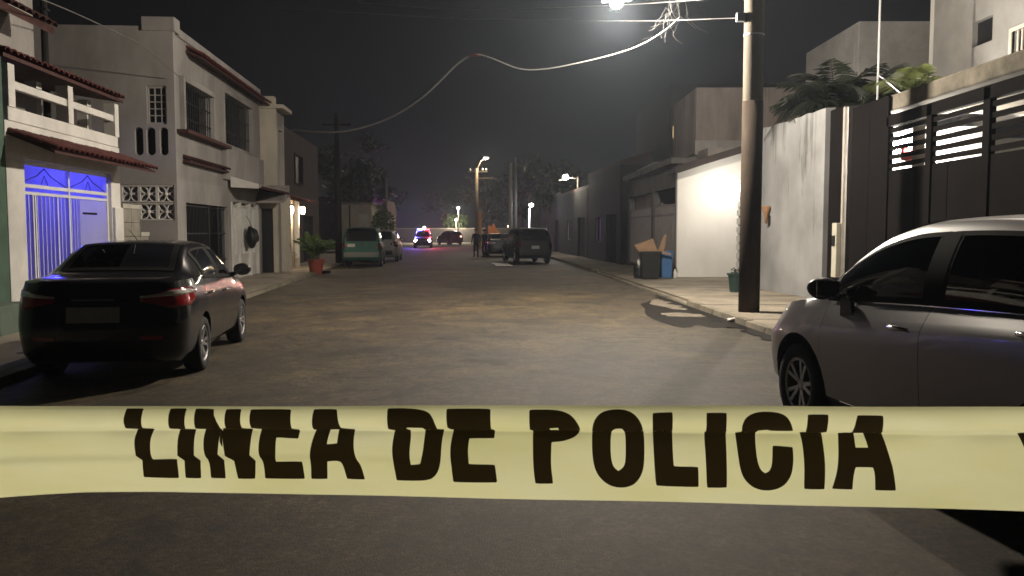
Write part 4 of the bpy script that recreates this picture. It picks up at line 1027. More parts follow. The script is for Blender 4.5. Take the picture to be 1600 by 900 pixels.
flat_on_tail(bvh, 'taillight', emit('tail_glow', (1.0, 0.55, 0.4), 4), red, 0.4, 0.62, 0.95, 1.1, 0.02, 0.03)

# =================================================================== POLICE TAPE
TAPE_A, TAPE_B = P(0, 703, 1.06), P(1600, 716, 0.89)
TN = Vector((TAPE_B.y - TAPE_A.y, -(TAPE_B.x - TAPE_A.x), 0)).normalized()
if TN.y > 0: TN = -TN
def tape_hit(px, py):
    r = ray(px, py); o = Vector((0, 0, EYE)); t = (TAPE_A - o).dot(TN) / r.dot(TN); return o + r * t
def tape_top(px): return float(np.interp(px, [-700, 0, 400, 800, 1200, 1600, 2300], [640, 634, 634.5, 633.5, 634, 635.5, 640]))
def tape_bot(px): return float(np.interp(px, [-700, -200, 0, 60, 130, 250, 400, 600, 900, 1200, 1600, 2300], [790, 786, 777, 773, 769.5, 768.5, 770, 774, 781, 789, 798.5, 815]))
def relief(px, t):    # t: 0 at the top edge, 1 at the bottom; metres towards the camera
    x = px / 1600.0
    cr = 0.245 + 0.02 * math.sin(2.1 * x + 0.4)                 # the long crease under the upper band
    r = 0.0
    if t < cr: r += 0.0035 * math.sin(math.pi * t / cr) ** 0.7
    else: r += -0.0028 * math.exp(-(t - cr) / 0.07)
    c2 = 0.60 - 0.04 * x; amp = max(0.0, 1 - x * 1.7)           # second, softer crease on the left half
    r += 0.0022 * amp / (1 + math.exp(-(t - c2) * 60)) - 0.0022 * amp * max(0, t - c2)
    r += 0.0010 * math.sin(9 * x + 4 * t) + 0.0006 * math.sin(23 * x - 5 * t + 1) + 0.0022 * math.sin(math.pi * t) * math.sin(3.1 * x + 0.7)
    r += 0.0008 * math.sin(60 * x + 3 * math.sin(5 * t)) * math.exp(-((t - cr) / 0.08) ** 2)
    return r * 1.8
def tape_pt(px, py, off=0.0):
    t0, b0 = tape_top(px), tape_bot(px)
    return tape_hit(px, py) + TN * (relief(px, (py - t0) / (b0 - t0)) + off)
def tape_material():
    m = bpy.data.materials.new('tape_plastic'); m.use_nodes = True
    n, l = m.node_tree.nodes, m.node_tree.links; b = n['Principled BSDF']
    geo = n.new('ShaderNodeNewGeometry'); nz = n.new('ShaderNodeTexNoise'); nz.inputs['Scale'].default_value = 14; nz.inputs['Detail'].default_value = 4
    mp = n.new('ShaderNodeMapping'); mp.inputs['Scale'].default_value = (0.35, 1, 1.6); l.new(geo.outputs['Position'], mp.inputs[0]); l.new(mp.outputs[0], nz.inputs['Vector'])
    rp = n.new('ShaderNodeValToRGB'); rp.color_ramp.elements[0].color = (0.88, 0.9, 0.47, 1); rp.color_ramp.elements[1].color = (0.97, 0.99, 0.64, 1)
    rp.color_ramp.elements[0].position = 0.3; rp.color_ramp.elements[1].position = 0.7
    l.new(nz.outputs[0], rp.inputs[0]); l.new(rp.outputs[0], b.inputs['Base Color'])
    b.inputs['Roughness'].default_value = 0.3; b.inputs['Specular IOR Level'].default_value = 0.4
    tr = n.new('ShaderNodeBsdfTranslucent'); l.new(rp.outputs[0], tr.inputs[0])
    ms = n.new('ShaderNodeMixShader'); ms.inputs[0].default_value = 0.93
    l.new(b.outputs[0], ms.inputs[1]); l.new(tr.outputs[0], ms.inputs[2]); l.new(ms.outputs[0], n['Material Output'].inputs[0])
    return m
NU, NV = 300, 44; vs = []; fs = []
for i in range(NU + 1):
    px = -420 + 2440 * i / NU
    for j in range(NV + 1):
        t = j / NV; vs.append(tape_pt(px, tape_top(px) + (tape_bot(px) - tape_top(px)) * t))
for i in range(NU):
    for j in range(NV): fs.append((i * (NV + 1) + j, i * (NV + 1) + j + 1, (i + 1) * (NV + 1) + j + 1, (i + 1) * (NV + 1) + j))
tape = MB().add(vs, fs).build('police_tape', tape_material(), smooth=True, fix=False)
tag(tape, 'yellow police tape with black lettering stretched across the whole street', 'police tape')
INK = leafmat('tape_ink', (0.05, 0.036, 0.024)) or mat('tape_ink', (0.018, 0.012, 0.008), 0.4, 0.35, 60)
K4 = lambda pts: [(180 + x * .2625, 620 + y * .2625) for x, y in pts]
K5 = lambda pts: [(580 + x * .275, 620 + y * .275) for x, y in pts]
K6 = lambda pts: [(1000 + x * .275, 620 + y * .275) for x, y in pts]
LETTERS = [
 (K4([(82,65),(182,65),(182,120),(175,180),(235,185),(228,215),(220,260),(222,340),(240,365),(385,362),(390,480),(178,475),(180,370),(135,345),(125,260),(135,190),(78,182),(78,120)]),),
 (K4([(340,65),(438,65),(432,185),(485,190),(476,260),(478,345),(522,372),(522,480),(428,478),(428,372),(380,345),(380,250),(390,190),(337,182)]),),
 (K4([(490,65),(600,68),(612,130),(612,180),(628,190),(615,340),(660,370),(668,480),(580,478),(575,375),(537,345),(530,260),(540,190),(492,182)]),),
 (K4([(672,68),(765,68),(760,182),(815,190),(803,345),(845,375),(842,483),(740,483),(718,375),(658,348),(636,210),(642,185),(668,180)]),),
 (K4([(606,100),(612,180),(628,190),(622,260),(645,300),(640,210),(630,150)]),),
 (K4([(820,68),(1060,68),(1062,182),(1105,188),(1092,248),(960,240),(955,350),(965,382),(1120,380),(1135,485),(900,482),(892,380),(855,345),(858,260),(868,190),(815,182)]),),
 (K4([(1192,68),(1330,68),(1350,180),(1425,190),(1422,300),(1435,360),(1470,400),(1492,488),(1385,485),(1360,390),(1330,375),(1268,380),(1270,485),(1172,485),(1172,390),(1158,345),(1175,260),(1198,195),(1185,180)]), K4([(1280,195),(1330,195),(1325,275),(1262,280)])),
 (K5([(97,62),(250,64),(330,80),(360,120),(378,180),(412,184),(402,270),(400,380),(375,440),(325,472),(150,470),(135,380),(120,300),(135,185),(103,178)]), K5([(205,168),(300,172),(308,185),(300,300),(285,375),(232,380),(220,320),(232,200)])),
 (K5([(430,65),(680,66),(683,180),(703,186),(700,235),(558,235),(552,300),(560,375),(708,378),(720,480),(472,478),(462,390),(450,300),(465,190),(436,172)]),),
 (K5([(900,70),(1060,68),(1140,95),(1180,150),(1190,190),(1165,225),(1100,250),(1025,256),(1022,380),(1036,488),(935,487),(922,380),(918,190),(903,182)]), K5([(1015,176),(1062,172),(1068,186),(1020,190)])),
 (K5([(1255,190),(1265,130),(1300,85),(1360,68),(1430,66),(1490,85),(1530,130),(1550,200),(1553,330),(1545,420),(1510,485),(1460,512),(1400,515),(1340,495),(1285,440),(1262,370),(1255,290)]), K5([(1362,195),(1385,172),(1425,172),(1445,200),(1447,330),(1440,390),(1405,418),(1372,390),(1360,320)])),
 (K6([(70,85),(185,82),(182,250),(190,390),(330,392),(333,512),(90,505),(78,330),(72,200)]),),
 (K6([(375,85),(490,85),(485,200),(492,400),(493,515),(380,515),(372,350),(362,205),(375,190)]),),
 (K6([(540,205),(575,190),(575,150),(600,105),(660,80),(740,78),(810,90),(845,125),(868,192),(745,192),(722,182),(665,188),(652,220),(660,340),(680,410),(710,432),(735,420),(750,380),(752,275),(868,285),(872,370),(860,450),(815,510),(740,535),(660,525),(600,480),(570,420),(555,330)]),),
 (K6([(945,92),(1062,92),(1055,195),(1030,200),(1045,300),(1055,400),(1050,528),(932,525),(935,400),(925,280),(910,205),(940,195)]),),
 (K6([(1222,95),(1368,97),(1370,190),(1390,250),(1420,340),(1445,420),(1460,538),(1340,535),(1340,450),(1328,405),(1228,402),(1215,460),(1210,530),(1092,525),(1120,440),(1130,350),(1125,205),(1200,198)]), K6([(1215,205),(1270,205),(1298,290),(1225,290)])),
 ([(1593,677),(1650,670),(1700,672),(1700,770),(1640,766),(1612,722)],),
]
def soften(lp_, it=2):
    for _ in range(it):
        out = []; n_ = len(lp_)
        for i_ in range(n_):
            a, b_, c = Vector(lp_[i_ - 1]), Vector(lp_[i_]), Vector(lp_[(i_ + 1) % n_])
            turn = abs((b_ - a).angle_signed(c - b_, 0.0))
            f_ = 0.25 if turn < R(52) else 0.05
            out += [tuple(b_.lerp(a, f_)), tuple(b_.lerp(c, f_))]
        lp_ = out
    return lp_
for loops in LETTERS:
    loops = [soften(q_) for q_ in loops]
    pts = [Vector((x, y, 0)) for lp_ in loops for x, y in lp_]
    tris = tessellate_polygon([[Vector((x, y, 0)) for x, y in lp_] for lp_ in loops])
    bm = bmesh.new(); bv = [bm.verts.new(p) for p in pts]
    for t in tris:
        try: bm.faces.new([bv[k] for k in t])
        except ValueError: pass
    for _ in range(4):
        long = [e for e in bm.edges if e.calc_length() > 7]
        if long: bmesh.ops.subdivide_edges(bm, edges=long, cuts=1)
        bmesh.ops.triangulate(bm, faces=[f for f in bm.faces if len(f.verts) > 3])
    for v in bm.verts: v.co = tape_pt(v.co.x, v.co.y, 0.0006)
    me = bpy.data.meshes.new('letter'); bm.to_mesh(me); bm.free(); me.materials.append(INK)
    obj('letter', me, tape)

# =================================================================== RIGHT SIDE
# ---------------- concrete utility pole with its street lamp arm
pb = G(1170, 487, 0.1)
pole = thing('utility_pole', 'thick weathered concrete utility pole on the right pavement with street lamp arm', 'utility pole', (pb.x, pb.y, 0.1))
MB().tube([(0, 0, -0.1), (0, 0, 1.5), (0, 0, 4), (-0.01, 0, 7), (-0.02, 0, 9.2)], [0.185, 0.184, 0.182, 0.176, 0.165], 20).build('shaft', WOODPOLE, pole, smooth=True)
MB().tube([(0, 0, -0.1), (0, 0, 1.5), (0, 0, 3.9)], [0.193, 0.192, 0.19], 20).build('dark_base', mat('dark_pole_base', (0.05, 0.038, 0.029), 0.95, 0.5, 3.0, 0.3, spec=0.1, streak=0.3), pole, smooth=True)  # lower part of the shaft, darker than the rest
me = MB().lathe([(0.175, -0.015), (0.188, -0.015), (0.188, 0.015), (0.175, 0.015)], 20).mesh('band', STEEL)
for z in (5.1, 5.75): obj('band', me, pole, (-0.005, 0, z))
MB().box(-0.33, -0.16, -0.05, 0.05, 5.35, 5.5).build('insulator_bracket', STEEL, pole)
LH = P(963, 4, pb.y + 1.0) - pole.location
MB().tube([(-0.17, 0, 6.0), (-0.8, 0.25, 6.55), (LH.x * 0.75, 0.72, LH.z + 0.42), (LH.x + 0.3, 0.97, LH.z + 0.16)], 0.035, 10).build('lamp_arm', STEEL, pole, smooth=True)
lh = MB().hexa([(LH.x - 0.28, LH.y - 0.14, LH.z + 0.03), (LH.x + 0.3, LH.y - 0.12, LH.z + 0.05), (LH.x + 0.3, LH.y + 0.12, LH.z + 0.05), (LH.x - 0.28, LH.y + 0.14, LH.z + 0.03)],
               [(LH.x - 0.2, LH.y - 0.07, LH.z + 0.14), (LH.x + 0.34, LH.y - 0.08, LH.z + 0.2), (LH.x + 0.34, LH.y + 0.08, LH.z + 0.2), (LH.x - 0.2, LH.y + 0.07, LH.z + 0.14)]).build('lamp_head', STEEL, pole, bevel=0.02)
MB().lathe([(0.0, -0.11), (0.07, -0.1), (0.12, -0.05), (0.13, 0.03), (0.0, 0.03)], 20, c=(LH.x, LH.y, LH.z)).build('lens', emit('street_lamp', (0.9, 0.95, 1.0), 160), lh, smooth=True)
STREET = lamp('street_light', (LH.x, LH.y, LH.z - 0.2), 4100, (1.0, 0.89, 0.74), 0.12, parent=pole)

# ---------------- cables
PALECABLE = mat('pale_cable', (0.32, 0.31, 0.29), 0.6, 0.15, 3)
def cable(label, pts, r=0.012, m=CABLE):
    sm = []
    p = [pts[0]] + pts + [pts[-1]]
    for i in range(1, len(p) - 2):
        for k in range(10):
            t = k / 10; a, b_, c, d_ = p[i - 1], p[i], p[i + 1], p[i + 2]
            sm.append(0.5 * ((2 * b_) + (c - a) * t + (2 * a - 5 * b_ + 4 * c - d_) * t * t + (3 * b_ - a - 3 * c + d_) * t ** 3))
    sm.append(p[-1])
    if isinstance(r, list): r = [r[0] + (r[1] - r[0]) * i / (len(sm) - 1) for i in range(len(sm))]
    o = MB().tube(sm, r, 6).build('overhead_cable', m, smooth=True); tag(o, label, 'cable', 'cables over the street'); return o
c1 = cable('sagging cable that humps up at a taped joint in mid street', [P(455, 203, 34), P(530, 206, 31), P(600, 188, 28), P(660, 152, 25.5), P(715, 100, 23.5), P(742, 86, 22.5), P(765, 90, 21.8), P(810, 107, 20.5), P(850, 108, 19.6), P(905, 98, 18.6), P(965, 83, 17.8), P(1005, 68, 17.2), P(1040, 46, 16.8), P(1062, 26, 16.6)], [0.03, 0.005], PALECABLE)
MB().tube([P(734, 88, 22.8), P(742, 85.6, 22.5), P(750, 86, 22.3)], 0.035, 8).build('taped_joint', mat('red_tape', (0.2, 0.03, 0.02), 0.6, 0.2, 9), c1)
cable('nearly level cable running past the street lamp, lower of two', [P(430, 12, 42), P(560, 20, 36), P(700, 28, 30), P(830, 31, 24.5), P(960, 32.5, 19.5), P(1040, 32, 17.4), P(1155, 28, 16.3)], 0.009)
cable('nearly level cable just above the street lamp, upper of two', [P(560, 4, 44), P(700, 14, 34), P(830, 13, 26), P(960, 8, 20), P(1060, 2, 17.2), P(1155, -6, 16.3)], 0.009)
cable('service cable dropping to the white house roof at the upper left', [P(-60, -40, 12), P(75, 3, 14), P(185, 52, 18), P(225, 74, 19.5), P(280, 120, 21.0)], 0.01)
# untidy loops of wire hanging beside the pole
wb = thing('wire_bundle', 'tangled loops of thin wire hanging by the pole near the lamp', 'wire', P(1060, 20, 16.6))
WIREMAT = mat('thin_wire', (0.03, 0.03, 0.03), 0.6, 0.2, 3)
for k in range(13):
    x = rnd.uniform(-0.28, 0.16); y = rnd.uniform(-.1, .1); z = rnd.uniform(-0.1, 0.3); pts = [Vector((x, y, z))]
    dx = rnd.uniform(-0.06, 0.06)
    for j in range(6):
        dx += rnd.uniform(-0.07, 0.07); pts.append(pts[-1] + Vector((dx, rnd.uniform(-.03, .03), rnd.uniform(-0.12, -0.02))))
    MB().tube(pts, 0.0032, 5).build('wire_end', WIREMAT, wb)
for k in range(3):
    a = rnd.uniform(-0.1, 0.1); pts = [(a + 0.1 * math.sin(q), 0.03 * math.cos(q), 0.1 + 0.22 * math.cos(q + 0.3 * k)) for q in [2 * math.pi * j / 14 for j in range(15)]]
    MB().tube(pts, 0.0032, 5).build('wire_loop', WIREMAT, wb)

# ---------------- white house whose garage end wall is lit
WD = 27.6
gr = thing('lit_house', 'house with a bright lamp-lit white end wall and dark sloping porch roof', 'house', (5.46, WD, 0.1))
MB().prism([(0, 0), (5.6, 0), (5.6, 5.0), (2.6, 4.28), (0, 3.42)], 0, 0.2, 'y').build('end_wall', mat('bright_white_paint', (0.68, 0.66, 0.62), 0.85, 0.14, 0.8, 0.2, streak=0.5), gr)
MB().box(-0.03, 0.0, -0.01, 0.22, 0, 3.45).build('corner_trim', GREYWALL, gr)
MB().hexa([(-0.22, -0.75, 3.38), (6.0, -0.75, 5.25), (6.0, 0.5, 5.25), (-0.22, 0.5, 3.38)], [(-0.22, -0.75, 3.60), (6.0, -0.75, 5.47), (6.0, 0.5, 5.47), (-0.22, 0.5, 3.60)]).build('porch_roof', mat('dark_fascia', (0.035, 0.024, 0.02), 0.85, 0.4, 3, 0.2), gr)
MB().box(1.19, 6, 0.9, 5, 3.6, 4.35).box(0.05, 5.6, 5.0, 9.5, 0, 4.2).build('rear_block', CONCRETE, gr)
mb = MB().box(1.1, 6.5, 2.4, 8.0, 4.3, 6.62).build('upper_block', PINKCON, gr, bevel=0.02)
MB().box(1.08, 6.52, 2.38, 2.398, 4.25, 4.75).build('plinth_band', GREYWALL, mb)
for x in (2.85, 3.6): MB().box(x, x + 0.03, 2.385, 2.399, 4.76, 6.6).build('stain_joint', CONCRETE, mb)
MB().box(2.55, 2.575, -0.012, 0.0, 0, 4.2).build('wall_joint', GREYWALL, gr)
fx = MB().box(1.59, 1.63, -0.26, 0.0, 3.0, 3.03).build('wall_lamp', WHITE, gr)
MB().lathe([(0, -0.1), (0.06, -0.08), (0.075, 0.0), (0.05, 0.06), (0, 0.07)], 12, c=(1.61, -0.24, 2.93)).build('bulb', emit('wall_bulb', (1.0, 0.93, 0.8), 40), fx, smooth=True)
lamp('garage_light', (1.61, -1.25, 2.85), 130, (1.0, 0.93, 0.82), 0.07, parent=gr)
# white gate of the recess between the lit wall and the side wall: horizontal rails on posts
wgt = thing('slat_gate', 'white gate of horizontal slats between the lit wall and the pole', 'gate', (7.12, 22.4, 0.1))
me = MB().box(-0.03, 0.03, 0.05, 3.95, -0.09, 0.09).mesh('slat', WHITE_METAL)
for k in range(11): obj('slat', me, wgt, (0, 0, 0.2 + 0.27 * k))
me = MB().box(-0.05, 0.05, -0.05, 0.05, 0, 3.1).mesh('post', WHITE_METAL)
for y in (0.05, 1.35, 2.65, 3.98): obj('post', me, wgt, (0.09, y, 0))
# dark planter beside the pole
pt_ = thing('planter', 'small dark green planter standing just left of the concrete pole', 'planter', tuple(G(1151, 456, 0.1)))
MB().lathe([(0, 0), (0.17, 0), (0.22, 0.42), (0.25, 0.42), (0.25, 0.47), (0.2, 0.47), (0.19, 0.38), (0, 0.38)], 16).build('pot', mat('dark_green_plastic', (0.015, 0.035, 0.03), 0.5, 0.2, 5), pt_, smooth=False)
mb = MB()
for k in range(60):
    q = rnd.uniform(0, 6.28); r_ = rnd.uniform(0.02, 0.2); z = rnd.uniform(0.4, 0.6); a = rnd.uniform(0, 6.28)
    c = Vector((r_ * math.cos(q), r_ * math.sin(q), z)); e = Vector((math.cos(a), math.sin(a), 0.4)) * 0.06; f = Vector((-math.sin(a), math.cos(a), 0.1)) * 0.025
    mb.add([c - e, c + f, c + e, c - f], [(0, 1, 2, 3)])
mb.build('foliage', LEAF, pt_)

# ---------------- white side wall with the streaks, sconce and meter column
s0 = Vector((6.46, 21.9, 0.1)); s1 = Vector((6.82, 18.3, 0.1)); ang = math.atan2(-(s0.x - s1.x), s0.y - s1.y) * -1
wallL = (s0 - s1).length
sw = thing('side_wall', 'tall weathered white wall with a sconce between pole and dark gate', 'wall', tuple(s1), math.atan2(s1.x - s0.x, s0.y - s1.y))
STREAK = bpy.data.materials.new('streaked_wall'); STREAK.use_nodes = True
n, l = STREAK.node_tree.nodes, STREAK.node_tree.links; b = n['Principled BSDF']; b.inputs['Roughness'].default_value = 0.9
tc = n.new('ShaderNodeTexCoord'); mp = n.new('ShaderNodeMapping'); mp.inputs['Scale'].default_value = (1, 2.2, 0.28); l.new(tc.outputs['Object'], mp.inputs[0])
n1 = n.new('ShaderNodeTexNoise'); n1.inputs['Scale'].default_value = 1.6; n1.inputs['Detail'].default_value = 6; n1.inputs['Roughness'].default_value = 0.65; l.new(mp.outputs[0], n1.inputs['Vector'])
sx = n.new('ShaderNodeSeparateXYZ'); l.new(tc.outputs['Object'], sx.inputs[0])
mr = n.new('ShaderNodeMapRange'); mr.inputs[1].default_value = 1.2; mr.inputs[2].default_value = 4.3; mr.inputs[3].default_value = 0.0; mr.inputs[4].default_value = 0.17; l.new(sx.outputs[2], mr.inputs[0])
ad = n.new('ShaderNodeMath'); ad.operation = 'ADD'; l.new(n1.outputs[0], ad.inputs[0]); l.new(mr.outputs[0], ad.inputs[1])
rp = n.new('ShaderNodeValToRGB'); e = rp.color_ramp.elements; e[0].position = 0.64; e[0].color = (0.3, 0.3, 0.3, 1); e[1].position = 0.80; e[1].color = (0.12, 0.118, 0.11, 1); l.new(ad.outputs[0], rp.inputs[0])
n2 = n.new('ShaderNodeTexNoise'); n2.inputs['Scale'].default_value = 0.8; n2.inputs['Detail'].default_value = 5; l.new(tc.outputs['Object'], n2.inputs['Vector'])
r2 = n.new('ShaderNodeValToRGB'); r2.color_ramp.elements[0].position = 0.35; r2.color_ramp.elements[0].color = (0.68, 0.68, 0.67, 1); r2.color_ramp.elements[1].position = 0.65; r2.color_ramp.elements[1].color = (1.05, 1.05, 1.05, 1); l.new(n2.outputs[0], r2.inputs[0])
mm = n.new('ShaderNodeMix'); mm.data_type = 'RGBA'; mm.blend_type = 'MULTIPLY'; mm.inputs[0].default_value = 1; l.new(rp.outputs[0], mm.inputs[6]); l.new(r2.outputs[0], mm.inputs[7]); l.new(mm.outputs[2], b.inputs['Base Color'])
# top edge is uneven and moss-dark
top = [4.16 + 0.02 * math.sin(3 * k) + rnd.uniform(-.03, .03) for k in range(13)]
mb = MB()
vs = []; fs = []
for k in range(13):
    y = wallL * k / 12; vs += [(0, y, 0), (0, y, top[k]), (0.22, y, top[k] + 0.02), (0.22, y, 0)]
for k in range(12):
    for j in range(4): fs.append((4 * k + j, 4 * k + (j + 1) % 4, 4 * k + 4 + (j + 1) % 4, 4 * k + 4 + j))
fs += [(0, 1, 2, 3), (48, 51, 50, 49)]
mb.add(vs, fs).build('plaster', STREAK, sw)
CONE = mat('terracotta', (0.28, 0.15, 0.075), 0.7, 0.25, 8)
sc = MB().lathe([(0.0, -0.26), (0.03, -0.24), (0.05, 0.0), (0.12, 0.16), (0.1, 0.2), (0.0, 0.17)], 14, c=(-0.11, wallL * 0.79, 1.95)).build('sconce', CONE, sw, smooth=True)
MB().box(-0.03, 0.0, wallL * 0.79 - 0.04, wallL * 0.79 + 0.04, 1.66, 1.9).build('back_plate', BLACK_METAL, sc)
# garden block behind the wall keeps the street from seeing through
# dark column, pale post and meter box next to the gate
mc = thing('meter_column', 'dark column with a pale post and white meter box left of gate', 'column', (6.86, 17.35, 0.1))
MB().box(0.0, 0.4, 0.0, 0.78, 0, 4.1).build('column', BROWN_METAL, mc, bevel=0.012)
MB().box(-0.05, 0.03, -0.13, -0.04, 0, 4.05).build('post', mat('pale_post', (0.42, 0.38, 0.33), 0.7, 0.25, 3), mc, bevel=0.008)
mbx = MB().box(-0.16, -0.055, -0.12, 0.12, 0.55, 1.68).build('meter_box', mat('meter_paint', (0.5, 0.47, 0.38), 0.6, 0.2, 3), mc, bevel=0.012)
MB().box(-0.175, -0.162, -0.07, 0.07, 1.2, 1.42).build('meter_window', TRIM, mbx)

# ---------------- dark sliding gate with slats at the top
GX, G0, G1 = 6.93, 9.0, 17.15
dg = thing('dark_gate', 'long dark brown gate with an open slatted band over silver crossover', 'gate', (GX, G0, 0.1))
edges_ = [6.5 * k / 6 for k in range(7)] + [7.3, G1 - G0]; npan = 8
for k in range(npan):
    a, b_ = edges_[k], edges_[k + 1]
    MB().box(0, 0.05, a + 0.006, b_ - 0.006, 0.06, 2.62 if b_ < 6.6 else 4.0).build('panel', BROWN_METAL, dg, bevel=0.008)
YS = 6.5
posts = [YS, 4.93, 3.25, 1.3, 0.05]
for y in posts: MB().box(-0.03, 0.07, y - 0.09, y + 0.09, 0.0, 3.6).build('gate_post', BROWN_METAL, dg, bevel=0.006)
for k in range(5):
    z = 2.70 + 0.16 * k
    for a, b_ in zip(posts[1:], posts[:-1]):
        MB().box(0.0, 0.05, a + 0.092, b_ - 0.092, z - 0.04, z + 0.04).build('slat', BROWN_METAL, dg)
MB().box(-0.03, 0.08, 0.0, YS, 3.42, 3.62).build('top_beam', BROWN_METAL, dg)
MB().box(-0.04, 0.09, 0.0, G1 - G0, 0.0, 0.055).build('track', BLACK_METAL, dg)
# courtyard behind it: lit walls, lamp, shrub, red chair-like cover; concrete canopy above
cy = thing('courtyard_house', 'white house behind the dark gate with a mossy concrete canopy', 'house', (7.2, 9.0, 0.1))
MOSS = mat('mossy_concrete', (0.2, 0.175, 0.14), 0.95, 0.5, 1.6, 0.4, col2=(0.07, 0.065, 0.045))
MB().box(5.0, 5.2, -3, 11.0, 0, 7.6).build('house_wall', WHITEWALL, cy)
MB().box(0.2, 5.0, 10.8, 11.0, 0, 3.7).build('yard_end_wall', WHITEWALL, cy)
MB().hexa([(-0.2, -3, 3.72), (5.0, -3, 3.72), (5.0, 6.9, 3.72), (-0.2, 6.9, 3.72)], [(-0.2, -3, 3.98), (5.0, -3, 3.98), (5.0, 6.9, 4.02), (-0.2, 6.9, 4.02)]).build('canopy', MOSS, cy, bevel=0.03)
MB().box(0.34, 0.5, 6.65, 6.83, 0, 3.72).build('canopy_post', CONCRETE, cy)
MB().box(0.15, 2.75, 8.3, 8.5, 0, 3.66).build('lamp_wall', WHITEWALL, cy)
# upper storey, its street side with the two windows
UX, UY0, UY1 = 3.4, 4.0, 12.3
mb = MB(); wall_with_holes(mb, UY0 - 8, UY1, 3.9, 9.5, [(9.7, 10.5, 5.72, 6.28), (7.9, 8.95, 5.05, 5.72)], UX, UX + 0.2); uw = mb.build('upper_wall', mat('upper_render', (0.26, 0.25, 0.235), 0.9, 0.25, 0.9, 0.25), cy)
MB().box(UX, UX + 6, UY1, UY1 + 0.2, 4.66, 9.5).build('upper_end_wall', WHITEWALL, cy)
MB().box(UX + 0.12, UX + 0.14, 9.7, 10.5, 5.72, 6.28).build('window', TRIM, cy)
w2 = MB().box(UX - 0.03, UX + 0.05, 7.82, 7.9, 5.0, 5.8).box(UX - 0.03, UX + 0.05, 8.95, 9.03, 5.0, 5.8).box(UX - 0.03, UX + 0.05, 7.9, 8.95, 5.72, 5.8).build('window', CREAM, cy)
MB().box(UX + 0.12, UX + 0.14, 7.9, 8.95, 5.05, 5.72).build('pane', TRIM, w2)
me = MB().box(UX + 0.02, UX + 0.045, -0.018, 0.018, 5.05, 5.72).mesh('window_bar', CREAM)
for k in range(1, 7): obj('window_bar', me, w2, (0, 7.9 + 1.05 * k / 7, 0))
# detached white parapet block of the roof terrace behind
tb = thing('terrace_block', 'plain white rooftop wall left of the barred upper window', 'wall', (9.25, 22.6, 0))
MB().box(0, 4.2, 0, 0.25, 3.5, 7.2).box(0, 0.25, 0.25, 4, 3.5, 7.2).build('wall', mat('terrace_render', (0.24, 0.23, 0.22), 0.9, 0.35, 1.0, 0.3), tb, bevel=0.02)
MB().box(0.3, 4.2, 0.3, 4, 0, 3.5).build('lower_wall', GREYWALL, tb)
# gate lamp
gl = P(1412, 222, 16.95) - Vector((7.2, 9.0, 0.1))
gf = MB().box(gl.x - 0.05, gl.x + 0.05, gl.y - 0.02, gl.y + 0.35, gl.z + 0.15, gl.z + 0.16).build('yard_lamp', STEEL, cy)
MB().lathe([(0, -0.2), (0.15, -0.15), (0.21, 0.0), (0.15, 0.15), (0, 0.2)], 16, c=tuple(gl)).build('globe', emit('yard_globe', (1.0, 0.97, 0.92), 130), gf, smooth=True)
lamp('yard_light', (gl.x + 0.15, gl.y - 0.5, gl.z - 0.3), 1900, (1.0, 0.92, 0.8), 0.15, parent=cy)
rc = tag(MB().box(-0.2, 0.22, -0.3, 0.3, 0, 0.1).box(-0.2, 0.22, 0.2, 0.3, 0.1, 0.26).build('red_awning', mat('red_cloth', (0.4, 0.02, 0.02), 0.7, 0.2, 4), None, P(1433, 250, 16.3), bevel=0.03), 'red cloth awning seen through the slats below the courtyard lamp', 'awning')

# ---------------- garage house with pale barred fence, then the dark houses down the right side
fh = thing('fence_house', 'grey house behind a tall pale barred fence beside the bins', 'house', (5.5, 27.9, 0.1), math.atan(0.03))
mb = MB(); wall_with_holes(mb, 0, 9.6, 0, 3.75, [(0.25, 3.9, -1, 3.0), (4.3, 9.2, -1, 3.0)], 0.0, 0.25); mb.build('facade', mat('dusky_render', (0.12, 0.112, 0.105), 0.9, 0.4, 1.2, 0.3), fh)
MB().box(-0.25, 0.6, -0.2, 9.8, 3.75, 3.95).build('roof_edge', MATS['dusky_render'], fh)
MB().box(0.25, 8, 0.0, 9.6, 3.4, 3.6).build('roof', DARKWALL, fh)
MB().box(3.0, 3.2, 0, 9.6, 0, 3.4).build('porch_back', DARKWALL, fh)
PALEBAR = mat('pale_bar', (0.17, 0.16, 0.15), 0.6, 0.25, 3)
for a, b_ in ((0.25, 3.9), (4.3, 9.2)):
    fn = empty('fence_panel', fh)
    for z in (0.15, 2.1, 2.42): rail(fn, a, b_, z, 0.06, PALEBAR, 0.05, 'rail', 0.07)
    bars(fn, a, b_, 0.15, 2.42, 0.06, 0.24, PALEBAR, 'bar', 0.07)
    MB().box(0.12, 0.14, a, b_, 0.15, 2.1).build('fence_sheet', DARKWALL, fn)
dk = thing('dark_block', 'unlit two storey block with a narrow yellow slit of light', 'house', (6.4, 34.2, 0))
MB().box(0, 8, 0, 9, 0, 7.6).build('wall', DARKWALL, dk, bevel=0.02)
q = P(1001, 205, 34.0) - Vector((6.4, 34.2, 0))
MB().box(-0.06, 0.06, -0.04, -0.003, -0.25, 0.22).build('slit_window', emit('slit_glow', (1.0, 0.72, 0.35), 0.9), dk, (max(0.2, 5.45 - 6.4 + 0.7), 0, q.z))
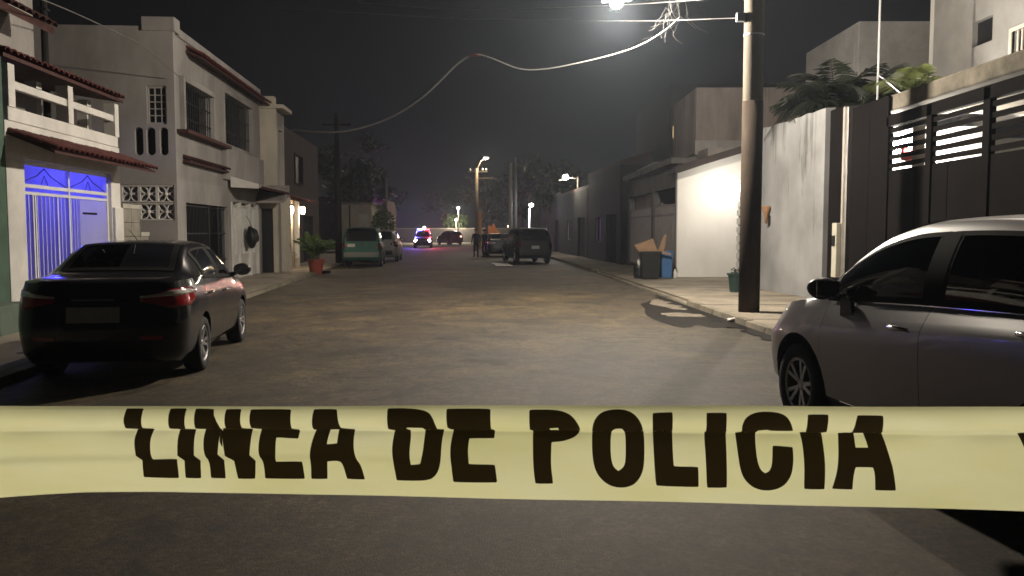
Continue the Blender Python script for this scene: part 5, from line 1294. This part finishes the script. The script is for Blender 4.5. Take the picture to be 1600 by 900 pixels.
for i, (x0, y0, L_, h_, lab) in enumerate(((4.95, 38.0, 9.0, 4.6, 'dark single storey house after the barred fence with a gabled end'), (4.3, 47.5, 12, 4.0, 'low dark house behind the dark SUV'), (3.5, 60, 14, 4.2, 'far dark house near the right end of the street'))):
    h = thing('street_house', lab, 'house', (x0, y0, 0.05), math.atan(0.075))
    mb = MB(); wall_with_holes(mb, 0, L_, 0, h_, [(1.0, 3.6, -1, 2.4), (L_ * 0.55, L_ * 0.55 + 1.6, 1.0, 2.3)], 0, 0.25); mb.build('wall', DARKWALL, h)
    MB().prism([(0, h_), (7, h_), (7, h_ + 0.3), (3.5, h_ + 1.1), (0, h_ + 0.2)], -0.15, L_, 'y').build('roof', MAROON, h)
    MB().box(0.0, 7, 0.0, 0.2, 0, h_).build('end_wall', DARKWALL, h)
    MB().box(0.12, 0.16, 1.0, 3.6, 0, 2.4).build('garage_door', BROWN_METAL, h)
    f = MB().box(0.05, 0.1, L_ * 0.55, L_ * 0.55 + 1.6, 1.0, 1.06).box(0.05, 0.1, L_ * 0.55, L_ * 0.55 + 0.06, 1.06, 2.3).box(0.05, 0.1, L_ * 0.55 + 1.54, L_ * 0.55 + 1.6, 1.06, 2.3).build('window', GREYWALL, h)
    MB().box(0.15, 0.17, L_ * 0.55, L_ * 0.55 + 1.6, 1.0, 2.3).build('pane', TRIM, f)

# ---------------- bins, cardboard, bottles by the lit wall
def bin_(label, x, y, w, h, m):
    t = thing('rubbish_bin', label, 'bin', (x, y, 0.1), rnd.uniform(-.1, .1), 'bins beside the lit wall')
    k = 0.84
    MB().hexa([(-w * k / 2, -w * k / 2, 0.04), (w * k / 2, -w * k / 2, 0.04), (w * k / 2, w * k / 2, 0.04), (-w * k / 2, w * k / 2, 0.04)], [(-w / 2, -w / 2, h), (w / 2, -w / 2, h), (w / 2, w / 2, h), (-w / 2, w / 2, h)]).build('tub', m, t, bevel=0.02)
    MB().box(-w * .54, w * .54, -w * .54, -w * .46, h - 0.05, h + 0.03).box(-w * .54, w * .54, w * .46, w * .54, h - 0.05, h + 0.03).box(-w * .54, -w * .46, -w * .46, w * .46, h - 0.05, h + 0.03).box(w * .46, w * .54, -w * .46, w * .46, h - 0.05, h + 0.03).build('rim', m, t, bevel=0.01)
    return t
BLACKPL = MATS['black_plastic']
bp0 = G(1024, 437, 0.1)
bin_('black open rubbish bin holding a torn cardboard box', bp0.x - 0.12, bp0.y + 0.35, 0.62, 0.86, BLACKPL)
bin_('blue rubbish bin squeezed behind the black bin', bp0.x + 0.42, bp0.y + 0.45, 0.36, 0.86, mat('blue_plastic', (0.04, 0.12, 0.28), 0.5, 0.15, 5))
bx = thing('cardboard_box', 'torn brown cardboard box tilted on top of the black bin', 'box', (bp0.x - 0.14, bp0.y + 0.3, 0.98))
MB().hexa([(-0.3, -0.2, -0.08), (0.28, -0.22, -0.12), (0.3, 0.2, -0.1), (-0.28, 0.22, -0.06)], [(-0.5, -0.24, 0.16), (0.05, -0.22, 0.42), (0.1, 0.2, 0.4), (-0.46, 0.22, 0.2)]).build('carton', BROWNCARD, bx)
MB().hexa([(0.2, -0.18, -0.08), (0.42, -0.16, 0.0), (0.42, -0.14, 0.0), (0.2, -0.16, -0.08)], [(0.4, -0.2, 0.5), (0.5, -0.18, 0.54), (0.5, -0.165, 0.54), (0.4, -0.185, 0.5)]).build('flap', BROWNCARD, bx)
MB().hexa([(0.1, -0.25, -0.02), (0.62, -0.3, -0.12), (0.62, -0.28, -0.12), (0.1, -0.23, -0.02)], [(0.1, -0.25, 0.06), (0.62, -0.3, -0.05), (0.62, -0.28, -0.05), (0.1, -0.23, 0.06)]).build('flap', BROWNCARD, bx)
for (px, py, s_, lab, m_) in ((1040, 430, 1.0, 'black rubbish bag slumped behind the blue bin', BLACKPL), (1000, 432, 0.55, 'small dark bag at the left foot of the black bin', BLACKPL)):
    q = G(px, py + 4, 0.1); tag(obj('rubbish_bag', rock('rubbish_bag', 0.36 * s_, 0.34 * s_, 0.5 * s_, m_, int(px), 0.2), None, (q.x + 0.05, q.y + 0.5, 0.1 + 0.45 * s_)), lab, 'bag', 'rubbish bags by the bins')
for (px, py, lab, h_) in ((1055, 434, 'white bottle standing at the corner of the lit wall', 0.3), (999, 420, 'pale bottle lying in the rubbish left of the black bin', 0.34)):
    q = G(px, 435, 0.1); z = 0.0 if px > 1050 else 0.35
    t = tag(obj('bottle', MB().lathe([(0, 0), (0.07, 0.0), (0.075, 0.05), (0.075, h_ * 0.6), (0.03, h_ * 0.82), (0.03, h_), (0, h_)], 12).mesh('bottle', WHITE, True), None, (q.x, q.y + 0.05, 0.1 + z)), lab, 'bottle')
MB().lathe([(0, 0), (0.035, 0), (0.035, 0.04), (0, 0.04)], 10).build('cap', mat('cap_plastic', (0.3, 0.3, 0.32), 0.5, 0.1, 5), t, (0, 0, 0.34))
lit = G(1145, 504, 0.0)
tag(obj('paper_scrap', rock('paper_scrap', 0.09, 0.06, 0.05, WHITE, 8, 0.4, 2), None, (lit.x, lit.y, 0.04)), 'crumpled white paper scrap lying against the right kerb', 'paper')

# =================================================================== PLANTS
def frond_mesh(L, droop, m, nleaf=22, wleaf=0.035, lf=0.32, seed=1, name='frond'):
    r_ = random.Random(seed); mb = MB(); pts = []
    for k in range(9):
        t = k / 8; pts.append(Vector((L * t * (1 - 0.25 * t * droop), 0.02 * math.sin(5 * t), L * (0.55 * t - droop * 0.95 * t * t))))
    mb.tube(pts, [0.014 * (1 - 0.8 * k / 8) for k in range(9)], 5)
    for k in range(nleaf):
        t = 0.14 + 0.86 * k / (nleaf - 1); i = min(7, int(t * 8)); f = t * 8 - i; p = pts[i].lerp(pts[i + 1], f); d = (pts[i + 1] - pts[i]).normalized()
        ll = L * lf * math.sin(math.pi * min(1, 0.15 + t * 0.85)) ** 0.6 * r_.uniform(0.8, 1.1)
        for s in (-1, 1):
            out = (Vector((0, s, 0)) * 0.8 + d * 0.6 + Vector((0, 0, r_.uniform(-0.5, -0.05)))).normalized()
            side = d * wleaf * 0.6 + Vector((0, 0, wleaf * 0.3))
            q = p + out * ll * 0.5 + Vector((0, 0, -ll * 0.03)); e = p + out * ll + Vector((0, 0, -ll * 0.22))
            mb.add([p - side * 0.3, p + side * 0.3, q + side, e, q - side], [(0, 1, 2, 3, 4)])
    return mb.mesh(name, [m], fix=False)
def palm(name, label, loc, th, n, L, m, seed, group=None, tr=0.09, elev=0.3, wleaf=0.04):
    t = thing(name, label, 'palm', loc, 0, group); r_ = random.Random(seed)
    if th > 0.05: MB().tube([(0, 0, -0.05), (0.03, 0.02, th * 0.5), (0, 0, th)], [tr * 1.2, tr, tr * 0.9], 10).build('trunk', BARK, t, smooth=True)
    ms = [frond_mesh(L * r_.uniform(.85, 1.1), d_, m, seed=seed + k, wleaf=wleaf) for k, d_ in enumerate((0.55, 0.85, 1.1))]
    for k in range(n):
        o = obj('frond', ms[k % 3], t, (0, 0, th)); o.rotation_euler = (r_.uniform(-.2, .2), -r_.uniform(-0.25, 0.95) * (0.6 + elev), 2.4 * k + r_.uniform(-.3, .3))
    return t
def leaf_cloud(mb, cx, cy, cz, rx, ry, rz, n, s, r_, holes=0.25):
    cl = [(Vector((r_.gauss(0, .5), r_.gauss(0, .5), r_.gauss(0, .5))), r_.uniform(.3, .5)) for _ in range(max(7, n // 90))]
    for k in range(n):
        c, rad = cl[r_.randrange(len(cl))]
        v = Vector((r_.gauss(0, 1), r_.gauss(0, 1), r_.gauss(0, 1))).normalized() * rad * r_.random() ** 0.4 + c
        if v.length > 1.15: v = v.normalized() * r_.uniform(0.8, 1.1)
        p = Vector((cx + v.x * rx, cy + v.y * ry, cz + v.z * rz))
        a = Vector((r_.gauss(0, 1), r_.gauss(0, 1), r_.gauss(0, 1))).normalized(); b_ = a.cross(Vector((r_.gauss(0, 1), r_.gauss(0, 1), r_.gauss(0, 1)))).normalized()
        sz = s * r_.uniform(.6, 1.3); mb.add([p - a * sz, p + b_ * sz * .5, p + a * sz, p - b_ * sz * .5], [(0, 1, 2, 3)])
pot = G(494, 428, 0.0)
pp = thing('potted_palm', 'leafy palm in a red clay pot in front of the lit porch', 'potted plant', (pot.x, pot.y, 0.0))
MB().lathe([(0, 0), (0.22, 0), (0.3, 0.48), (0.34, 0.48), (0.34, 0.56), (0.29, 0.56), (0.27, 0.46), (0, 0.46)], 20).build('pot', mat('red_clay', (0.25, 0.05, 0.03), 0.7, 0.25, 6), pp, smooth=False)
MB().tube([(0, 0, 0.4), (0.02, 0, 0.7), (0.0, 0, 0.95)], [0.06, 0.05, 0.04], 8).build('stem', BARK, pp)
r_ = random.Random(3)
ms = [frond_mesh(0.95, d_, LEAF2, 14, 0.05, 0.34, 30 + k) for k, d_ in enumerate((0.3, 0.6, 0.95))]
for k in range(16):
    o = obj('frond', ms[k % 3], pp, (0, 0, 0.65 + 0.3 * r_.random())); o.rotation_euler = (r_.uniform(-.2, .2), -r_.uniform(0.0, 0.95), 2.4 * k)
q = G(506, 427, 0.0); tag(obj('pot_saucer', MB().lathe([(0, 0.06), (0.2, 0.03), (0.28, 0.0), (0.3, 0.1), (0.26, 0.1), (0.18, 0.07), (0, 0.08)], 18).mesh('pot_saucer', BROWN_METAL), None, (q.x, q.y - 0.15, 0)), 'dark dish lying on the ground right of the red pot', 'dish')
palm('garden_palm', 'dark bushy palm crown above the weathered white wall', (7.9, 20.6, 0.1), 4.45, 34, 1.9, LEAFPALM, 11, 'palms above the right hand walls', 0.12)
palm('garden_palm', 'yellow green palm lit from below behind the thin mast', (9.0, 18.9, 0.1), 4.5, 16, 1.35, LEAF3, 12, 'palms above the right hand walls', 0.1)
sh_ = thing('yard_shrub', 'bright green shrub behind the slats at the right edge', 'shrub', (9.35, 14.3, 0.1))
MB().tube([(0, 0, 0), (0.05, 0, 1.6), (0, 0, 2.6)], [0.05, 0.04, 0.02], 8).build('stem', BARK, sh_)
mb = MB(); leaf_cloud(mb, 0, 0, 2.6, 0.7, 1.0, 0.55, 500, 0.09, random.Random(8)); mb.build('crown', LEAF2, sh_, fix=False)
palm('garden_palm', 'second dark palm between white wall and yellow green palm', (8.9, 21.2, 0.1), 4.7, 28, 1.8, LEAFPALM, 14, 'palms above the right hand walls', 0.11)
def tree(label, x, y, h, r0, m, seed, n=1500, s=0.16, name='tree', group=None, lo=0.35):
    t = thing(name, label, 'tree', (x, y, 0), 0, group); r_ = random.Random(seed)
    pts = [(0, 0, -0.05), (r_.uniform(-.1, .1), 0, h * 0.25), (r_.uniform(-.2, .2), 0, h * 0.5), (0, 0, h * 0.8)]
    mb = MB().tube(pts, [0.16 * h / 6, 0.13 * h / 6, 0.09 * h / 6, 0.03], 9)
    for k in range(6):
        q = k * 1.05 + r_.random(); z0 = h * r_.uniform(.35, .6)
        mb.tube([(0, 0, z0), (r0 * .4 * math.cos(q), r0 * .4 * math.sin(q), z0 + h * .1), (r0 * .75 * math.cos(q), r0 * .75 * math.sin(q), z0 + h * .2)], [0.07 * h / 6, 0.045 * h / 6, 0.015], 6)
    mb.build('trunk', BARK, t, smooth=True)
    mb = MB(); leaf_cloud(mb, 0, 0, h * (1 + lo) / 2, r0, r0, h * (1 - lo) / 2, n, s, r_); mb.build('crown', m, t, fix=False)
    return t
q = G(600, 398, 0); bush = thing('topiary_bush', 'round clipped bush behind the pale hatchback', 'bush', (-7.7, 50.0, 0.05))
MB().tube([(0, 0, 0), (0, 0, 1.4)], 0.07, 8).build('trunk', BARK, bush)
mb = MB(); r_ = random.Random(5)
for k in range(1500):
    v = Vector((r_.gauss(0, 1), r_.gauss(0, 1), r_.gauss(0, 1))).normalized() * r_.uniform(.8, 1.04)
    p = Vector((v.x * .72, v.y * .72, 1.95 + v.z * .95)); a = Vector((r_.gauss(0, 1), r_.gauss(0, 1), r_.gauss(0, 1))).normalized(); b_ = a.cross(v).normalized()
    mb.add([p - a * .07, p + b_ * .04, p + a * .07, p - b_ * .04], [(0, 1, 2, 3)])
mb.build('crown', LEAF2, bush, fix=False)
TR = 'trees at the far end of the street'
for lab, x, y, h, r0, m, sd_ in (
    ('tall dark tree behind the low white building on the left', -12.3, 66, 9.0, 3.2, LEAF, 21), ('broad dark tree left of the patrol car', -16.5, 92, 8.5, 4.5, LEAF, 22),
    ('dark tree over the far wall right of the patrol car', -9.0, 134, 9.0, 5.0, LEAF, 23), ('dark tree behind the wooden pole with cross arms', -3.5, 112, 9.5, 5.0, LEAFOLIVE, 24),
    ('lamp-lit green tree beside the bright lamp over the low roofs', 3.2, 66, 8.2, 2.2, LEAFOLIVE, 25), ('dark tree filling the gap behind the pale pole', 1.0, 88, 9.0, 4.0, LEAF, 26),
    ('small lit tree under the two distant lamps', -8.8, 128, 4.6, 2.2, LEAF2, 27)):
    tree(lab, x, y, h, r0, m, sd_, 1400, 0.26, group=TR)

# =================================================================== POLES, FAR LAMPS, FAR BUILDINGS
def slim_pole(label, x, y, h, r, m, lean=0.0):
    t = thing('street_pole', label, 'pole', (x, y, 0.0)); MB().tube([(0, 0, 0), (lean, 0, h)], [r, r * 0.75], 12).build('shaft', m, t, smooth=True); return t
p530 = slim_pole('dark utility pole standing beside the teal van', -8.45, 40.6, 7.3, 0.17, DARKWALL)
MB().box(-0.7, 0.7, -0.05, 0.05, 6.7, 6.82).build('cross_arm', DARKWALL, p530)
slim_pole('slim grey pole behind the round bush', -9.3, 62, 5.6, 0.09, CONCRETE)
LITPOLE = mat('lit_wood', (0.34, 0.27, 0.18), 0.85, 0.25, 3, 0.2)
pw = slim_pole('wooden pole with two cross arms and a small lamp at far centre', -2.95, 70.0, 6.9, 0.17, LITPOLE)
for z, a, b_ in ((6.55, -0.7, 0.9), (6.0, -0.1, 1.4)): MB().box(a, b_, -0.06, 0.06, z, z + 0.12).build('cross_arm', LITPOLE, pw)
me = MB().lathe([(0, 0), (0.06, 0), (0.08, 0.1), (0.03, 0.22), (0, 0.22)], 8).mesh('insulator', WHITE)
for x in (-0.55, -0.1, 0.5, 0.8): obj('insulator', me, pw, (x, 0, 6.67))
MB().tube([(0, 0, 6.7), (0.35, 0, 7.5), (0.75, 0, 7.75)], 0.04, 6).build('lamp_arm', LITPOLE, pw)
lf_ = MB().box(0.55, 1.0, -0.12, 0.12, 7.76, 7.86).build('lamp_head', STEEL, pw)
MB().lathe([(0, -0.12), (0.2, -0.06), (0.22, 0.02), (0, 0.02)], 12, c=(0.78, 0, 7.74)).build('lens', emit('far_lamp', (1, 0.96, 0.85), 18), lf_)
lamp('far_light', (0.78, -0.1, 7.5), 500, (1, 0.85, 0.6), 0.2, parent=pw)
pg2 = slim_pole('pale concrete pole right of the wooden pole', -0.12, 61.0, 6.6, 0.17, mat('pale_pole', (0.42, 0.4, 0.36), 0.85, 0.25, 3, 0.2))
MB().tube([(0, 0, 3.1), (-0.6, -0.1, 3.25), (-1.3, -0.1, 3.2)], 0.03, 6).build('arm', CONCRETE, pg2)
slim_pole('thin dark pole just behind the pale concrete pole', 0.28, 63.5, 7.2, 0.13, CONCRETE)
lp_ = slim_pole('short post with a bright white lamp above the dark SUV', 1.33, 62.0, 3.7, 0.06, STEEL)
MB().lathe([(0, 0), (0.14, 0.02), (0.17, 0.2), (0, 0.26)], 12, c=(0.1, 0, 3.45)).build('globe', emit('post_lamp', (0.95, 0.97, 1.0), 22), lp_)
MB().box(-0.09, -0.02, -0.09, -0.03, 1.9, 3.3).build('tube_light', emit('tube_glow', (0.9, 0.95, 1.0), 6), lp_)
lamp('post_light', (0.1, -0.35, 3.3), 90, (0.95, 0.95, 1), 0.1, parent=lp_)
fl = thing('wall_street_lamp', 'bright bare lamp on a bracket above the low dark roofs', 'lamp', tuple(P(903, 279, 52.0)))
MB().tube([(0, 0, 0), (-0.5, 0, 0.05), (-1.2, 0, -0.12)], 0.04, 6).build('bracket', CONCRETE, fl)
MB().tube([(0, 0, -1.6), (0, 0, 0.1)], 0.05, 8).build('stem', CONCRETE, fl)
MB().lathe([(0, -0.17), (0.15, -0.1), (0.19, 0.0), (0.12, 0.14), (0, 0.17)], 14, c=(-0.76, 0, 0.08)).build('globe', emit('bare_lamp', (1, 0.97, 0.9), 70), fl, smooth=True)
lamp('bare_light', (-0.76, -0.1, -0.2), 260, (1, 0.88, 0.66), 0.15, parent=fl)
ms_ = thing('thin_mast', 'thin pale mast rising above the garden palms', 'mast', (8.06, 18.6, 0.1))
MB().tube([(0, 0, 0), (0, 0, 8)], 0.022, 8).build('shaft', mat('mast_steel', (0.6, 0.6, 0.6), 0.4, 0.1, 4, metal=0.4), ms_)
MB().tube([(0.0, 0, 4.95), (0.2, 0, 4.8), (0.5, 0, 4.55)], 0.018, 6).build('stay', STEEL, ms_)
for (px, py, d_, r_0, lab) in ((716, 325, 120, 0.22, 'tiny white lamp far off above the red car'), (713, 343, 125, 0.2, 'lower tiny lamp far off above the red car'), (663, 356, 112, 0.22, 'small white lamp right above the patrol car roof lights')):
    q = P(px, py, d_); t = thing('distant_lamp', lab, 'lamp', (q.x, q.y, 0), 0, 'distant lamps at the end of the street')
    MB().tube([(0, 0, 0), (0, 0, q.z)], 0.06, 6).build('post', CONCRETE, t)
    MB().lathe([(0, -r_0), (r_0 * .8, -r_0 * .6), (r_0, 0), (r_0 * .8, r_0 * .6), (0, r_0)], 10, c=(0, -0.1, q.z)).build('globe', emit('distant_glow', (1, 0.95, 0.85), 9), t)
    lamp('distant_light', (0, -0.5, q.z - 0.4), 900, (1, 0.85, 0.62), 0.2, parent=t)
wbld = thing('low_white_building', 'low pale building with a pale door left of the bush', 'building', (-12.55, 61.5, 0))
MB().box(0.0, 2.2, 0, 6, 0, 3.6).build('wall', CREAM, wbld); MB().box(-0.12, 2.3, -0.15, 6.1, 3.6, 3.75).build('roof', CONCRETE, wbld)
MB().box(1.3, 1.95, -0.05, -0.004, 0.2, 2.9).build('door', WHITE, wbld); MB().box(0.55, 0.65, -0.04, -0.004, 0.1, 3.55).build('pipe', DARKTILE, wbld)
gbl = thing('gabled_house', 'small pale gabled house right of the low pale building', 'house', (-10.55, 64, 0))
MB().box(0.0, 0.95, 0, 5, 0, 2.9).build('wall', CREAM, gbl); MB().prism([(-0.05, 2.9), (1.05, 2.9), (0.85, 4.0), (0.4, 3.3)], -0.1, 5.1, 'y').build('gable', PINKCON, gbl)
MB().box(0.2, 0.7, -0.04, -0.003, 1.2, 2.4).build('window', WHITE, gbl)
fw = thing('boundary_wall', 'long pale wall across the far end of the street', 'wall', (-40, 126, 0))
MB().box(0, 62, 0, 0.4, 0, 2.0).build('wall', mat('far_wall', (0.14, 0.13, 0.12), 0.9, 0.3, 0.4), fw); MB().box(0, 62, -0.05, 0.45, 2.0, 2.15).build('coping', CONCRETE, fw)
ob = thing('orange_hut', 'small orange lit hut front behind the two people', 'hut', (-2.55, 78, 0))  # orange lamplight is painted into the front and pillar colours
MB().box(0.35, 1.35, 0, 2, 0, 1.6).prism([(0.35, 1.6), (1.35, 1.6), (1.1, 1.75), (0.85, 2.4), (0.6, 2.05), (0.35, 2.2)], 0, 2, 'y').build('front', mat('orange_glow_wall', (0.4, 0.17, 0.075), 0.8, 0.3, 1.5), ob)
MB().box(-0.9, -0.3, -0.1, 0.2, 0, 3.6).build('pillar', mat('orange_glow_pillar', (0.25, 0.14, 0.07), 0.8, 0.3, 1.5), ob)
MB().lathe([(0, -0.15), (0.14, -0.08), (0.16, 0.05), (0, 0.1)], 10, c=(2.3, -0.8, 2.1)).build('lamp_globe', emit('hut_lamp', (1, 0.7, 0.45), 14), ob)
MB().tube([(2.3, -0.78, 2.2), (2.3, -0.3, 2.4), (1.9, 0.0, 2.3)], 0.03, 6).build('lamp_bracket', STEEL, ob)
lamp('hut_light', (1.3, -1.6, 2.6), 70, (1.0, 0.62, 0.35), 0.2, parent=ob)
rh = thing('far_house', 'dark maroon house behind the pale concrete pole', 'house', (1.6, 74, 0)); MB().box(0, 8, 0, 8, 0, 5).build('wall', MAROON, rh); MB().box(-0.2, 8.2, -0.2, 8.2, 5, 5.25).build('roof', DARKTILE, rh)
lh_ = thing('far_house', 'dark house at the far left beyond the gabled house', 'house', (-22, 78, 0)); MB().box(0, 9, 0, 10, 0, 4.6).build('wall', MAROON, lh_); MB().box(-0.2, 9.2, -0.2, 10.2, 4.6, 4.85).build('roof', DARKTILE, lh_)

# white sheet lying in the road
q0, q1, q2, q3 = G(768, 411.5), G(790, 411.5), G(800, 416), G(772, 416)
q2 = G(802, 416.5); q3 = G(776, 416.5); q1 = G(793, 411.3)
mb = MB(); nn = 8; vs = []; fs = []
for i in range(nn + 1):
    for j in range(nn + 1):
        u, v = i / nn, j / nn; p = (q0.lerp(q1, u)).lerp(q3.lerp(q2, u), v); vs.append((p.x, p.y, 0.02 + 0.012 * rnd.random()))
for i in range(nn):
    for j in range(nn): fs.append((i * (nn + 1) + j, (i + 1) * (nn + 1) + j, (i + 1) * (nn + 1) + j + 1, i * (nn + 1) + j + 1))
tag(MB().add(vs, fs).build('white_sheet', mat('white_cloth', (0.8, 0.79, 0.76), 0.8, 0.08, 4), smooth=True), 'flat white sheet lying on the road by the dark SUV', 'sheet')

# =================================================================== PEOPLE (two officers far down the street)
def person(label, loc, rz, h, pose, shirt, trousers):
    t = thing('person', label, 'person', loc, rz, 'people standing in the road'); k = h / 1.75
    V = []; E = []; Rr = []
    def chain(start, pts):
        p = start
        for x, y, z, r_ in pts:
            V.append((x * k, y * k, z * k)); Rr.append(r_ * k); E.append((p, len(V) - 1)); p = len(V) - 1
        return p
    V.append((0, 0, 0.95 * k)); Rr.append(0.15 * k)
    for s in (1, -1):
        kn = 0.04
        lg = chain(0, [(s * 0.095, 0, 0.86, 0.095), (s * 0.11, kn, 0.5, 0.065), (s * 0.12, 0, 0.1, 0.045), (s * 0.125, 0.13, 0.035, 0.04)])
    ch = chain(0, [(0, 0, 1.12, 0.14), (0, 0.0, 1.32, 0.155), (0, 0.0, 1.43, 0.09), (0, 0.01, 1.5, 0.055)])
    tor = len(V) - 3
    hd = chain(ch, [(0, 0.015, 1.56, 0.07), (0, 0.02, 1.65, 0.095), (0, 0.015, 1.72, 0.075)])
    for s in (1, -1):
        if pose == 'hips': a = [(s * 0.19, 0, 1.4, 0.065), (s * 0.36, -0.06, 1.16, 0.045), (s * 0.22, 0.1, 0.99, 0.034), (s * 0.17, 0.13, 0.96, 0.03)]
        else: a = [(s * 0.19, 0, 1.4, 0.065), (s * 0.26, -0.02, 1.12, 0.045), (s * 0.24, 0.1, 0.9, 0.034), (s * 0.235, 0.13, 0.83, 0.03)]
        hn = chain(tor, a); x, y, z, _ = a[-1]
        for f in range(4): chain(hn, [(x + s * 0.002, y + 0.012 + 0.016 * (f - 1.5), z - 0.05, 0.009), (x - s * 0.01, y + 0.02 + 0.016 * (f - 1.5), z - (0.085, 0.095, 0.09, 0.075)[f], 0.008)])
        chain(hn, [(x - s * 0.02, y + 0.045, z - 0.02, 0.01), (x - s * 0.03, y + 0.055, z - 0.055, 0.009)])
    me = bpy.data.meshes.new('body'); me.from_pydata(V, E, []); 
    for m_ in (trousers, shirt, SKIN): me.materials.append(m_)
    o = obj('body', me, t); sk = o.modifiers.new('skin', 'SKIN'); sk.use_smooth_shade = True
    for i, r_ in enumerate(Rr): me.skin_vertices[0].data[i].radius = (r_, r_)
    me.skin_vertices[0].data[0].use_root = True
    o.modifiers.new('sub', 'SUBSURF').levels = 1; o.modifiers['sub'].render_levels = 1
    dgx = bpy.context.evaluated_depsgraph_get(); m2 = bpy.data.meshes.new_from_object(o.evaluated_get(dgx)); o.modifiers.clear(); o.data = m2; m2.name = 'body'
    m2.materials.clear()
    for m_ in (trousers, shirt, SKIN): m2.materials.append(m_)
    for p in m2.polygons:
        c = p.center / k
        p.material_index = 2 if (c.z > 1.47 or (abs(c.x) > 0.14 and c.z < 1.0 and c.z > 0.7 and c.y > 0.075)) else (1 if c.z > 0.96 else 0)
    MB().lathe([(0.11 * k, 0.0), (0.115 * k, 0.03 * k), (0.1 * k, 0.09 * k), (0.0, 0.12 * k)], 14, c=(0, 0.015 * k, 1.665 * k)).box(-0.08 * k, 0.08 * k, 0.08 * k, 0.19 * k, 1.665 * k, 1.68 * k).build('cap', shirt, t, smooth=True)
    f = MB().lathe([(0, -0.012), (0.012, 0), (0, 0.02)], 6, c=(0, 0.118 * k, 1.63 * k)).build('nose', SKIN, t)
    return t
SKIN = mat('skin', (0.35, 0.2, 0.13), 0.6, 0.1, 5); NAVY = mat('navy_cloth', (0.012, 0.014, 0.022), 0.85, 0.2, 8); DKTR = mat('dark_trousers', (0.02, 0.02, 0.024), 0.85, 0.2, 8)
GREYCL = mat('grey_cloth', (0.045, 0.04, 0.045), 0.85, 0.2, 8)
person('person in dark clothes and cap with arms hanging, left of the pair', (-2.22, 51.5, 0), R(20), 1.78, 'down', NAVY, DKTR)
person('person in dark grey clothes with hands on hips, right of the pair', (-1.72, 52.2, 0), R(150), 1.74, 'hips', GREYCL, DKTR)

# =================================================================== ADDED HAZE FOR LAMP GLARE
hm_ = bpy.data.materials.new('glare_haze_air'); hm_.use_nodes = True
hn, hl = hm_.node_tree.nodes, hm_.node_tree.links; hn.remove(hn['Principled BSDF'])
pv = hn.new('ShaderNodeVolumePrincipled'); pv.inputs['Color'].default_value = (0.72, 0.84, 1.0, 1); pv.inputs['Density'].default_value = HAZE_DENSITY; pv.inputs['Anisotropy'].default_value = 0.68
hl.new(pv.outputs[0], hn['Material Output'].inputs['Volume'])
stuff(MB().box(-250, 250, -70, 310, -1.02, 11.0).build('glare_haze', hm_))
